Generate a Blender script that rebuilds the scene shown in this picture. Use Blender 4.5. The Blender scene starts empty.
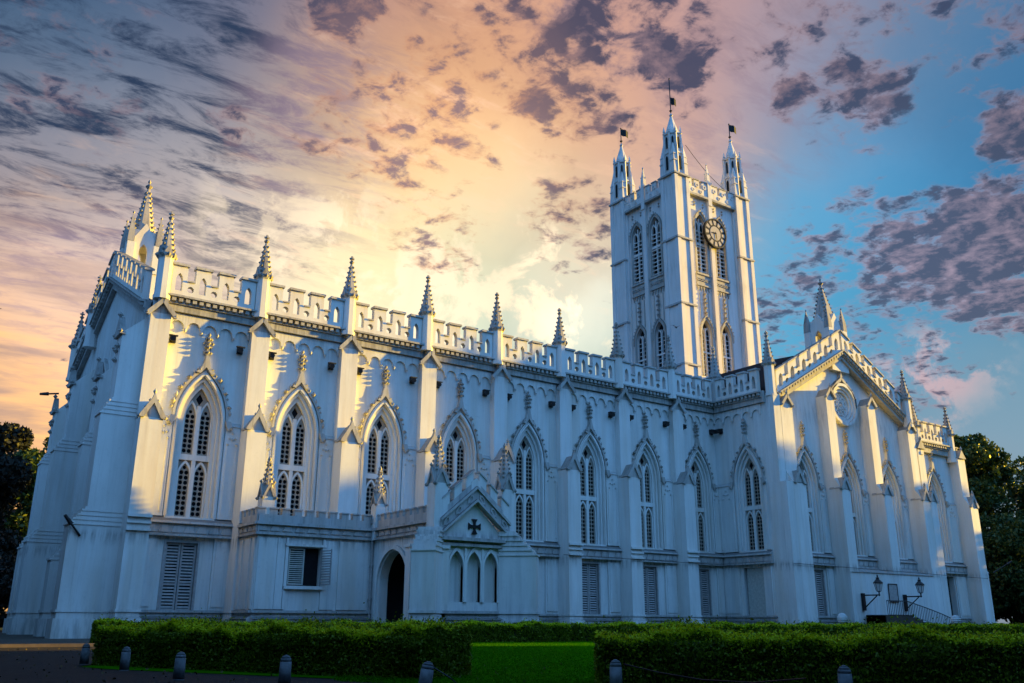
import bpy, bmesh, math, random
import numpy as np
from mathutils import Vector, Matrix
from mathutils.geometry import tessellate_polygon

SC = bpy.context.scene
COL = SC.collection
R = math.radians

# ------------------------------------------------------------------ camera
F_PX, YAW, PITCH, ROLL = 899.06, 0.61757, 0.30121, 0.004787
CAM = Vector((-10.724, -48.165, 0.90))
cd = bpy.data.cameras.new('camera')
cam = bpy.data.objects.new('camera', cd); COL.objects.link(cam)
cd.sensor_width = 36.0; cd.lens = 36.0 * F_PX / 1024.0
cd.clip_start = 0.1; cd.clip_end = 6000
fw = Vector((math.sin(YAW) * math.cos(PITCH), math.cos(YAW) * math.cos(PITCH), math.sin(PITCH)))
rt = Vector((math.cos(YAW), -math.sin(YAW), 0)); up = rt.cross(fw)
r2 = rt * math.cos(ROLL) + up * math.sin(ROLL); u2 = -rt * math.sin(ROLL) + up * math.cos(ROLL)
M = Matrix((r2, u2, -fw)).transposed().to_4x4(); M.translation = CAM
cam.matrix_world = M
SC.camera = cam

def pxdir(x, y):
    """world direction seen in the photograph at that place (used to say where in the sky a colour sits)"""
    return (fw * F_PX + r2 * (x - 512) - u2 * (y - 341.5)).normalized()

# ------------------------------------------------------------------ sky and sun
SUN_AZ = R(12.2)            # towards +X, turned a little to -Y
SUN_EL = R(8.5)
sun_dir = Vector((math.cos(SUN_AZ) * math.cos(SUN_EL), -math.sin(SUN_AZ) * math.cos(SUN_EL), math.sin(SUN_EL)))
W = bpy.data.worlds.new('World'); SC.world = W; W.use_nodes = True
nt = W.node_tree; nt.nodes.clear()
def N(t, **k):
    n = nt.nodes.new(t)
    for a, b in k.items(): setattr(n, a, b)
    return n
def L(a, b): nt.links.new(a, b)
def math_(op, a, b=None, clamp=False):
    n = N('ShaderNodeMath', operation=op); n.use_clamp = clamp
    for i, v in enumerate((a, b)):
        if v is None: continue
        if isinstance(v, (int, float)): n.inputs[i].default_value = v
        else: L(v, n.inputs[i])
    return n.outputs[0]
def vmath(op, a, b=None, scale=None):
    n = N('ShaderNodeVectorMath', operation=op)
    for i, v in enumerate((a, b)):
        if v is None: continue
        if isinstance(v, (tuple, Vector)): n.inputs[i].default_value = tuple(v)
        else: L(v, n.inputs[i])
    if scale is not None: n.inputs['Scale'].default_value = scale
    return n
def mapr(v, a, b, c=0.0, d=1.0, smooth=True):
    n = N('ShaderNodeMapRange'); n.interpolation_type = 'SMOOTHSTEP' if smooth else 'LINEAR'
    L(v, n.inputs[0])
    for i, x in enumerate((a, b, c, d)): n.inputs[i + 1].default_value = x
    return n.outputs[0]
def noise(vec, scale, detail=6, rough=.55, dist=0.0):
    n = N('ShaderNodeTexNoise'); L(vec, n.inputs['Vector'])
    n.inputs['Scale'].default_value = scale; n.inputs['Detail'].default_value = detail
    n.inputs['Roughness'].default_value = rough; n.inputs['Distortion'].default_value = dist
    return n
def mixc(f, a, b):
    n = N('ShaderNodeMix', data_type='RGBA')
    if isinstance(f, (int, float)): n.inputs[0].default_value = f
    else: L(f, n.inputs[0])
    for i, v in ((6, a), (7, b)):
        if isinstance(v, tuple): n.inputs[i].default_value = (*v, 1)
        else: L(v, n.inputs[i])
    return n.outputs[2]
def srgb(r, g, b):
    return tuple(((c / 255) / 12.92 if c / 255 <= .04045 else ((c / 255 + .055) / 1.055) ** 2.4) for c in (r, g, b))

tc = N('ShaderNodeTexCoord')
D = tc.outputs['Generated']
# colours of the open sky by direction: a weighted mean of what each part of it shows,
# bent by a slow noise so that no edge is smooth
EXPO = 1.8
wn = noise(D, 4.2, 6, .62)
wob = vmath('SUBTRACT', wn.outputs['Color'], (.5, .5, .5))
wob = vmath('SCALE', wob.outputs[0], scale=.13)
Dw = vmath('NORMALIZE', vmath('ADD', D, wob.outputs[0]).outputs[0]).outputs[0]
SEP = N('ShaderNodeSeparateXYZ'); L(D, SEP.inputs[0])
def blob(x, y, rad, soft=.0):
    """1 inside a cone of rad degrees around a direction, fading to 0"""
    d = pxdir(x, y)
    dot = vmath('DOT_PRODUCT', Dw, d).outputs['Value']
    return mapr(dot, math.cos(R(rad)), math.cos(R(soft)))
SKYPTS = [
 (30,30,46,80,114),(150,30,54,84,120),(270,30,98,106,132),(400,30,182,138,130),(520,30,204,150,130),(640,30,190,146,140),(780,30,166,142,152),(900,30,104,128,158),(1000,30,58,102,144),
 (30,120,72,106,136),(150,120,86,112,142),(270,120,132,128,146),(380,115,220,160,118),(480,110,246,180,108),(580,120,234,172,130),(650,120,212,164,150),(780,120,172,150,160),(880,130,76,140,182),(1000,130,40,114,164),
 (30,200,160,156,166),(130,200,134,150,172),(230,200,180,175,186),(330,190,224,196,164),(430,195,255,206,122),(530,200,246,208,150),(600,200,216,186,166),(800,200,60,158,204),(930,200,26,116,168),(1010,200,30,102,152),
 (20,270,214,178,158),(110,270,208,180,170),(220,260,238,214,186),(320,265,255,230,166),(400,270,250,232,160),(480,270,176,206,190),(560,270,218,202,180),(800,270,44,154,194),(900,270,34,120,160),(1010,270,40,100,136),
 (20,330,226,168,124),(90,330,246,202,150),(400,330,228,228,196),(480,330,150,208,204),(560,330,240,206,168),(600,330,120,190,196),(790,330,80,146,182),(900,330,66,132,160),(1010,330,64,122,150),
 (15,400,248,180,96),(60,400,252,196,128),(950,400,126,140,156),(1010,400,110,156,170),(20,460,244,180,100),(1000,450,120,130,150)]
K_ = 1 / math.radians(4.6) ** 2
acc = None; wsum = None
for x, y, r, g, b in SKYPTS:
    dot = vmath('DOT_PRODUCT', Dw, pxdir(x, y)).outputs['Value']
    w = math_('EXPONENT', math_('MULTIPLY', math_('SUBTRACT', dot, 1.0), K_))
    cn_ = N('ShaderNodeVectorMath', operation='MULTIPLY_ADD')
    cn_.inputs[0].default_value = srgb(r, g, b); L(w, cn_.inputs[1])
    if acc is not None: L(acc, cn_.inputs[2]); wsum = math_('ADD', wsum, w)
    else: wsum = w
    acc = cn_.outputs[0]
base = mixc(mapr(SEP.outputs['Z'], 0.0, .9), srgb(70, 120, 160), srgb(40, 90, 150))
eps = vmath('SCALE', base, scale=.012).outputs[0]
tot = vmath('ADD', acc, eps).outputs[0]
sky = vmath('SCALE', tot)
L(math_('DIVIDE', 1.0, math_('ADD', wsum, .012)), sky.inputs['Scale']); sky = sky.outputs[0]
# projected on a flat cloud deck: big overhead, small and flat low down
zc = math_('ADD', math_('MAXIMUM', SEP.outputs['Z'], 0.0), .13)
cmb = N('ShaderNodeCombineXYZ')
L(math_('DIVIDE', SEP.outputs['X'], zc), cmb.inputs[0]); L(math_('DIVIDE', SEP.outputs['Y'], zc), cmb.inputs[1])
deck = cmb.outputs[0]
def region(lst):
    tot = None
    for x, y, rad, s in lst:
        b = math_('MULTIPLY', blob(x, y, rad), s)
        tot = b if tot is None else math_('MAXIMUM', tot, b)
    return tot
# fine streaks of high cloud
mp = N('ShaderNodeMapping'); L(deck, mp.inputs[0]); mp.inputs['Rotation'].default_value = (0, 0, R(62)); mp.inputs['Scale'].default_value = (1.0, 2.6, 1)
st = noise(mp.outputs[0], 6.0, 10, .70, .5).outputs['Fac']
sky = mixc(math_('MULTIPLY', mapr(st, .43, .64), region([(120, 60, 20, 1.0), (740, 110, 8, .45), (50, 300, 9, .3)])), sky, mixc(region([(350, 130, 9, 1.0), (60, 320, 9, 1.), (720, 140, 10, 1.)]), srgb(40, 56, 84), srgb(142, 122, 140)))
stl = noise(mp.outputs[0], 7.3, 8, .62, .5).outputs['Fac']
sky = mixc(math_('MULTIPLY', mapr(stl, .50, .72), region([(290, 170, 6, .3), (430, 120, 11, .6), (90, 210, 5, .3), (640, 200, 9, .4), (350, 250, 9, .6)])), sky, srgb(252, 204, 168))
# warm bands low on the left
mb = N('ShaderNodeMapping'); L(D, mb.inputs[0]); mb.inputs['Scale'].default_value = (1.4, 1.4, 12)
bd = noise(mb.outputs[0], 2.4, 6, .58, .4).outputs['Fac']
sky = mixc(math_('MULTIPLY', mapr(bd, .48, .66), region([(10, 370, 13, .75)])), sky, srgb(156, 130, 124))
sky = mixc(math_('MULTIPLY', mapr(bd, .46, .30), region([(10, 400, 13, .6)])), sky, srgb(255, 200, 116))
# bright heaps low in the middle
hn = noise(D, 15, 8, .62, .3).outputs['Fac']
hm = math_('MULTIPLY', mapr(hn, .47, .56), region([(550, 305, 6.5, 1.), (600, 295, 4, 1.), (310, 240, 7, .5), (935, 385, 4.5, .8), (440, 310, 6, .9), (240, 232, 4, .35)]))
sky = mixc(hm, sky, mixc(region([(935, 385, 7, 1.)]), srgb(255, 232, 196), srgb(186, 156, 160)))
# dark broken heaps
cn = noise(deck, 8.0, 10, .58, .35).outputs['Fac']
cn2 = noise(deck, 19.0, 9, .62, .3).outputs['Fac']
cov = region([(540, 10, 7, .18), (580, 25, 5, .22), (670, 35, 4.5, .24), (450, 50, 6, .13), (560, 85, 6, .20), (420, 120, 6, .17), (560, 130, 4, .12), (330, 115, 4, .12), (400, 165, 5, .10),
              (340, 5, 4, .24), (500, 30, 4, .16), (800, 15, 8, .13), (900, 20, 6, .13), (790, 103, 2.2, .25), (860, 100, 4.5, .21), (990, 60, 5, .13), (1020, 130, 3, .24),
              (995, 228, 4.5, .36), (960, 262, 4.0, .28), (905, 262, 4.0, .25), (820, 270, 4, .19), (1015, 280, 4.5, .30), (930, 300, 5, .15), (880, 330, 5, .12), (780, 300, 4, .14), (565, 225, 4.0, .15), (445, 235, 4.5, .14),
              (70, 70, 7, .10), (225, 118, 2.2, .18), (860, 240, 4, .16), (910, 380, 5, .14)])
cs = math_('ADD', math_('ADD', math_('MULTIPLY', cn, .46), math_('MULTIPLY', cn2, .54)), cov)
cm = math_('MULTIPLY', mapr(cs, .595, .74), .93)
lit = mapr(cs, .63, .73)
# the side of a heap towards the low sun is lighter: compare the noise with itself a little way off
dk2 = vmath('ADD', deck, (.035, -.015, 0)).outputs[0]
sh_ = math_('SUBTRACT', noise(dk2, 8.0, 10, .58, .35).outputs['Fac'], cn)
sh2 = math_('SUBTRACT', noise(vmath('ADD', deck, (.015, -.008, 0)).outputs[0], 19.0, 9, .62, .3).outputs['Fac'], cn2)
lit = math_('ADD', math_('MULTIPLY', lit, .75), math_('MULTIPLY', math_('ADD', sh_, sh2), -2.6), clamp=False)
lit = math_('MINIMUM', math_('MAXIMUM', lit, 0.0), 1.0)
low = region([(420, 160, 13, 1.), (440, 235, 6, 1.)])
rim = mixc(region([(940, 250, 13, 1.)]), mixc(low, srgb(146, 120, 128), srgb(206, 146, 108)), srgb(140, 124, 140))
core = mixc(region([(940, 260, 13, 1.)]), mixc(low, srgb(54, 62, 90), srgb(132, 106, 112)), srgb(62, 68, 92))
sky = mixc(cm, sky, mixc(lit, rim, core))
glow = region([(250, 240, 6, .22), (340, 262, 7, .38), (450, 320, 6, .22), (560, 300, 5, .26), (90, 320, 8, .42), (440, 185, 8, .28), (40, 390, 6, .3)])
turq = region([(880, 300, 12, .35), (600, 330, 4, .3), (1000, 400, 8, .25)])
gain = math_('ADD', math_('ADD', glow, turq), 1.10)
skg = N('ShaderNodeVectorMath', operation='SCALE'); L(sky, skg.inputs[0]); L(math_('MULTIPLY', gain, 2 ** -EXPO), skg.inputs['Scale'])
sky = skg.outputs[0]

nish = N('ShaderNodeTexSky'); nish.sky_type = 'NISHITA'; nish.sun_disc = False
nish.sun_elevation = SUN_EL
nish.sun_rotation = R(90) + SUN_AZ
bgN = N('ShaderNodeBackground'); L(nish.outputs[0], bgN.inputs[0]); bgN.inputs[1].default_value = .05
# the half of the sky behind the photographer is a clear deep blue
back = vmath('DOT_PRODUCT', D, Vector((math.sin(YAW), math.cos(YAW), 0.45)).normalized()).outputs['Value']
bk = mapr(back, .62, .15)
bkc = (mixc(mapr(SEP.outputs['Z'], .0, .62), (.012, .047, .122), (.108, .295, .63)))
wf_ = vmath('SCALE', bkc); L(mapr(SEP.outputs['X'], -.9, .1, .6, 1.0), wf_.inputs['Scale'])
skyb = mixc(bk, sky, wf_.outputs[0])
bgP = N('ShaderNodeBackground'); L(skyb, bgP.inputs[0]); bgP.inputs[1].default_value = 1.0
ads = N('ShaderNodeMixShader'); ads.inputs[0].default_value = .04; L(bgP.outputs[0], ads.inputs[1]); L(bgN.outputs[0], ads.inputs[2])
wo = N('ShaderNodeOutputWorld'); L(ads.outputs[0], wo.inputs[0])
W.cycles.sampling_method = 'MANUAL'; W.cycles.sample_map_resolution = 512

sl = bpy.data.lights.new('sun', 'SUN'); sl.energy = 4.6; sl.angle = R(.9); sl.color = (1.0, .63, .04)
so = bpy.data.objects.new('sun', sl); COL.objects.link(so)
so.rotation_euler = sun_dir.to_track_quat('Z', 'Y').to_euler()
so.location = (60, -30, 60)
vs = SC.view_settings; vs.view_transform = 'Standard'; vs.look = 'None'; vs.exposure = EXPO; vs.gamma = 1.0
SC.render.resolution_x = 1024; SC.render.resolution_y = 683

# ------------------------------------------------------------------ materials
def newmat(name):
    m = bpy.data.materials.new(name); m.use_nodes = True
    t = m.node_tree; b = t.nodes['Principled BSDF']
    return m, t, b
def tn(t, ty, **k):
    n = t.nodes.new(ty)
    for a, b in k.items(): setattr(n, a, b)
    return n
def tnoise(t, vec, scale, detail=5, rough=.6):
    n = tn(t, 'ShaderNodeTexNoise'); n.inputs['Scale'].default_value = scale
    n.inputs['Detail'].default_value = detail; n.inputs['Roughness'].default_value = rough
    if vec is not None: t.links.new(vec, n.inputs['Vector'])
    return n.outputs['Fac']
def tramp(t, fac, stops):
    n = tn(t, 'ShaderNodeValToRGB'); cr = n.color_ramp
    while len(cr.elements) > 1: cr.elements.remove(cr.elements[0])
    cr.elements[0].position = stops[0][0]; cr.elements[0].color = (*stops[0][1], 1)
    for p, c in stops[1:]:
        e = cr.elements.new(p); e.color = (*c, 1)
    t.links.new(fac, n.inputs[0]); return n.outputs[0]
def tmap(t, v, a, b):
    n = tn(t, 'ShaderNodeMapRange'); t.links.new(v, n.inputs[0]); n.inputs[1].default_value = a; n.inputs[2].default_value = b
    return n.outputs[0]
def tmix(t, f, a, b, mode='MIX'):
    n = tn(t, 'ShaderNodeMix', data_type='RGBA', blend_type=mode)
    for i, v in ((0, f), (6, a), (7, b)):
        if isinstance(v, (int, float)): n.inputs[i].default_value = v
        elif isinstance(v, tuple): n.inputs[i].default_value = (*v, 1)
        else: t.links.new(v, n.inputs[i])
    return n.outputs[2]

def plaster(name, col, grime, amount=.55, streak=.5, bump=.25):
    m, t, b = newmat(name)
    geo = tn(t, 'ShaderNodeNewGeometry'); P = geo.outputs['Position']
    mp = tn(t, 'ShaderNodeMapping'); t.links.new(P, mp.inputs[0]); mp.inputs['Scale'].default_value = (1.6, 1.6, .13)
    s1 = tnoise(t, mp.outputs[0], 1.3, 7, .68)
    s2 = tnoise(t, P, .35, 6, .6)
    s3 = tnoise(t, P, 5.0, 6, .7)
    c = tmix(t, tramp(t, s2, [(.3, (0, 0, 0)), (.75, (1, 1, 1))]), col, tuple(x * .86 for x in col))
    f1 = tramp(t, s1, [(.47, (0, 0, 0)), (.70, (1, 1, 1))])
    c = tmix(t, tmix(t, streak, (0, 0, 0), f1), c, grime)
    s5 = tnoise(t, mp.outputs[0], .55, 5, .6)
    c = tmix(t, tmix(t, .55, (0, 0, 0), tramp(t, s5, [(.46, (0, 0, 0)), (.66, (1, 1, 1))])), c, tuple(x * k_ for x, k_ in zip(col, (.80, .70, .60))))
    f3 = tramp(t, s3, [(.56, (0, 0, 0)), (.78, (1, 1, 1))])
    c = tmix(t, tmix(t, amount * .5, (0, 0, 0), f3), c, tuple(x * .7 for x in grime))
    # rain streaks: narrow dark runs
    mp2 = tn(t, 'ShaderNodeMapping'); t.links.new(P, mp2.inputs[0]); mp2.inputs['Scale'].default_value = (4.2, 4.2, .10)
    s6 = tnoise(t, mp2.outputs[0], 1.6, 5, .6)
    c = tmix(t, tmix(t, streak * .9, (0, 0, 0), tramp(t, s6, [(.58, (0, 0, 0)), (.72, (1, 1, 1))])), c, tuple(x * .8 for x in grime))
    # black mould that has run down from the cornice, the string course and up from the ground, in ragged tongues
    sz = tn(t, 'ShaderNodeSeparateXYZ'); t.links.new(P, sz.inputs[0])
    band = tramp(t, tmap(t, sz.outputs['Z'], 0, 50), [(0, (.6, .6, .6)), (.035, (.1, .1, .1)), (.085, (.0, .0, .0)), (.098, (.65, .65, .65)), (.104, (0, 0, 0)), (.30, (0, 0, 0)), (.338, (.35, .35, .35)), (.352, (.2, .2, .2)), (.36, (0, 0, 0)), (.62, (0, 0, 0)), (.66, (.25, .25, .25)), (.68, (0, 0, 0)), (.79, (0, 0, 0)), (.825, (.35, .35, .35)), (.83, (.2, .2, .2))])
    mp3 = tn(t, 'ShaderNodeMapping'); t.links.new(P, mp3.inputs[0]); mp3.inputs['Scale'].default_value = (2.4, 2.4, .35)
    s7 = tramp(t, tnoise(t, mp3.outputs[0], 1.8, 6, .65), [(.44, (0, 0, 0)), (.62, (1, 1, 1))])
    c = tmix(t, tmix(t, 1.0, band, s7, 'MULTIPLY'), c, tuple(x * .45 for x in grime))
    # dirt lies on what faces upward
    sp = tn(t, 'ShaderNodeSeparateXYZ'); t.links.new(geo.outputs['Normal'], sp.inputs[0])
    upf = tramp(t, sp.outputs['Z'], [(.25, (0, 0, 0)), (.8, (1, 1, 1))])
    c = tmix(t, tmix(t, .75, (0, 0, 0), upf), c, tuple(x * .42 for x in grime))
    t.links.new(c, b.inputs['Base Color']); b.inputs['Roughness'].default_value = .82
    b.inputs['Specular IOR Level'].default_value = .2
    bp = tn(t, 'ShaderNodeBump'); bp.inputs['Strength'].default_value = bump; bp.inputs['Distance'].default_value = .03
    t.links.new(tmix(t, .5, s3, s1), bp.inputs['Height']); t.links.new(bp.outputs[0], b.inputs['Normal'])
    return m
def simple(name, col, rough=.6, metal=0.0, var=.25, scale=6, spec=.3):
    m, t, b = newmat(name)
    geo = tn(t, 'ShaderNodeNewGeometry')
    s = tnoise(t, geo.outputs['Position'], scale, 5, .6)
    c = tramp(t, s, [(.3, tuple(x * (1 - var) for x in col)), (.7, tuple(min(1, x * (1 + var)) for x in col))])
    t.links.new(c, b.inputs['Base Color']); b.inputs['Roughness'].default_value = rough
    b.inputs['Metallic'].default_value = metal; b.inputs['Specular IOR Level'].default_value = spec
    return m
MW = plaster('white_lime_plaster', (.77, .77, .75), (.36, .36, .36), .5, .30)
MB_ = plaster('buttress_plaster', (.80, .79, .76), (.46, .43, .40), .4, .28)
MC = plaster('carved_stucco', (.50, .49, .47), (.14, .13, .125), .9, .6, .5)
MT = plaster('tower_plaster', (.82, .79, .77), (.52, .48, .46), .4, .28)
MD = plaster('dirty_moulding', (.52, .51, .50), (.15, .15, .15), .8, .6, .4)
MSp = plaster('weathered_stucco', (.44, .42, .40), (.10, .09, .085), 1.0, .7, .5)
MScreen = simple('pierced_screen_stucco', (.30, .27, .23), .8, var=.15)
MShut = simple('grey_painted_shutter', (.36, .34, .33), .6, var=.2)
MShutG = simple('weathered_white_shutter', (.46, .46, .42), .6, var=.2)
MDark = simple('dark_interior', (.006, .006, .008), .9, var=.3)
MSpout = simple('dark_cast_iron', (.022, .02, .02), .55, var=.3)
MRoof = simple('brown_roof_sheeting', (.035, .018, .016), .7, var=.3, scale=2)
MIron = simple('black_iron', (.012, .012, .014), .45, var=.2)
MFlag = simple('black_flag', (.01, .012, .014), .6, var=.2)
MBark = simple('bark', (.06, .045, .032), .9, var=.35, scale=3)
m, t, b = newmat('window_glass'); b.inputs['Base Color'].default_value = (.012, .014, .018, 1); b.inputs['Roughness'].default_value = .18; b.inputs['Specular IOR Level'].default_value = .5
MGlass = m
MLampG = simple('frosted_lamp_glass', (.62, .64, .66), .2, var=.1, spec=.5)
MDial = simple('cream_dial', (.42, .38, .36), .5, var=.08)
MPost = simple('painted_concrete', (.15, .155, .165), .75, var=.4, scale=9)
MKerb = simple('sandstone_kerb', (.17, .13, .105), .8, var=.3, scale=3)

def ground_mat(name, c1, c2, scale, bump=.3, rough=.9, dist=.05):
    m, t, b = newmat(name)
    geo = tn(t, 'ShaderNodeNewGeometry'); P = geo.outputs['Position']
    a = tnoise(t, P, scale, 8, .65); a2 = tnoise(t, P, scale * .08, 4, .6)
    c = tramp(t, a, [(.3, c1), (.7, c2)])
    c = tmix(t, tramp(t, a2, [(.35, (0, 0, 0)), (.7, (.5, .5, .5))]), c, tuple(x * .6 for x in c1))
    t.links.new(c, b.inputs['Base Color']); b.inputs['Roughness'].default_value = rough
    b.inputs['Specular IOR Level'].default_value = 0.0 if 'lawn' in name else .15
    bp = tn(t, 'ShaderNodeBump'); bp.inputs['Strength'].default_value = bump; bp.inputs['Distance'].default_value = dist
    t.links.new(a, bp.inputs['Height']); t.links.new(bp.outputs[0], b.inputs['Normal'])
    return m
MGround = ground_mat('earth_and_grass', (.025, .04, .012), (.05, .06, .02), 3)
MLawn = ground_mat('lawn_turf', (.024, .095, .0006), (.036, .19, .0006), 2.2)
MRoad = ground_mat('asphalt', (.024, .019, .018), (.042, .034, .031), 22, .4)
MPath = ground_mat('gravel_path', (.07, .055, .045), (.12, .095, .075), 14, .4)

def leaf_mat(name, cols, trans=.25):
    m, t, b = newmat(name)
    oi = tn(t, 'ShaderNodeNewGeometry')
    rnd = oi.outputs['Random Per Island']
    n = tnoise(t, oi.outputs['Position'], .8, 3, .5)
    mx = tn(t, 'ShaderNodeMath', operation='ADD'); 
    m1 = tn(t, 'ShaderNodeMath', operation='MULTIPLY'); t.links.new(rnd, m1.inputs[0]); m1.inputs[1].default_value = .6
    m2 = tn(t, 'ShaderNodeMath', operation='MULTIPLY'); t.links.new(n, m2.inputs[0]); m2.inputs[1].default_value = .4
    t.links.new(m1.outputs[0], mx.inputs[0]); t.links.new(m2.outputs[0], mx.inputs[1])
    k = len(cols)
    c = tramp(t, mx.outputs[0], [(i / (k - 1), cc) for i, cc in enumerate(cols)])
    t.links.new(c, b.inputs['Base Color']); b.inputs['Roughness'].default_value = .55
    b.inputs['Specular IOR Level'].default_value = 0.02 if name == 'grass_blades' else .25
    tr = tn(t, 'ShaderNodeBsdfTranslucent'); t.links.new(c, tr.inputs[0])
    ms = tn(t, 'ShaderNodeMixShader'); ms.inputs[0].default_value = trans
    out = t.nodes['Material Output']
    t.links.new(b.outputs[0], ms.inputs[1]); t.links.new(tr.outputs[0], ms.inputs[2]); t.links.new(ms.outputs[0], out.inputs[0])
    return m
MHedge = leaf_mat('hedge_leaves', [(.06, .09, .003), (.13, .18, .005), (.22, .27, .008)], .35)
MSunTop = leaf_mat('painted_sunlit_tops', [(.36, .46, .004), (.52, .62, .008), (.72, .68, .015)], .4)  # sunlight on the hedge tops, put into a brighter yellow-green leaf colour
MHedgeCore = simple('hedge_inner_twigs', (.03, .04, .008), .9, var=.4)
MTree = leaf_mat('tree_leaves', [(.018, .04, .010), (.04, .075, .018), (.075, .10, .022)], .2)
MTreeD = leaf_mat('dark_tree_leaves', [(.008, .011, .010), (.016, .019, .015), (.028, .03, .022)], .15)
MGrass = leaf_mat('grass_blades', [(.02, .08, .0006), (.03, .15, .001), (.07, .20, .003)], .3)

# ------------------------------------------------------------------ mesh helpers
class Fr:
    """a wall's own coordinates: u along it, n out of it, z up (z may be sheared along u)"""
    def __init__(s, o, u, n, shear=0.0, u0=0.0, dz=0.0):
        s.o = Vector(o); s.u = Vector(u).normalized(); s.n = Vector(n).normalized(); s.k = shear; s.u0 = u0; s.dz = dz
    def p(s, u, n, z):
        return s.o + s.u * u + s.n * n + Vector((0, 0, z + s.dz + s.k * (u - s.u0)))
    def at(s, u=0, n=0, z=0):
        return Fr(s.o + s.u * u + s.n * n + Vector((0, 0, z)), s.u, s.n, s.k, s.u0 - u, s.dz)
    def sh(s, k, u0): return Fr(s.o, s.u, s.n, k, u0, s.dz)
WORLD = Fr((0, 0, 0), (1, 0, 0), (0, 1, 0))

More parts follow.
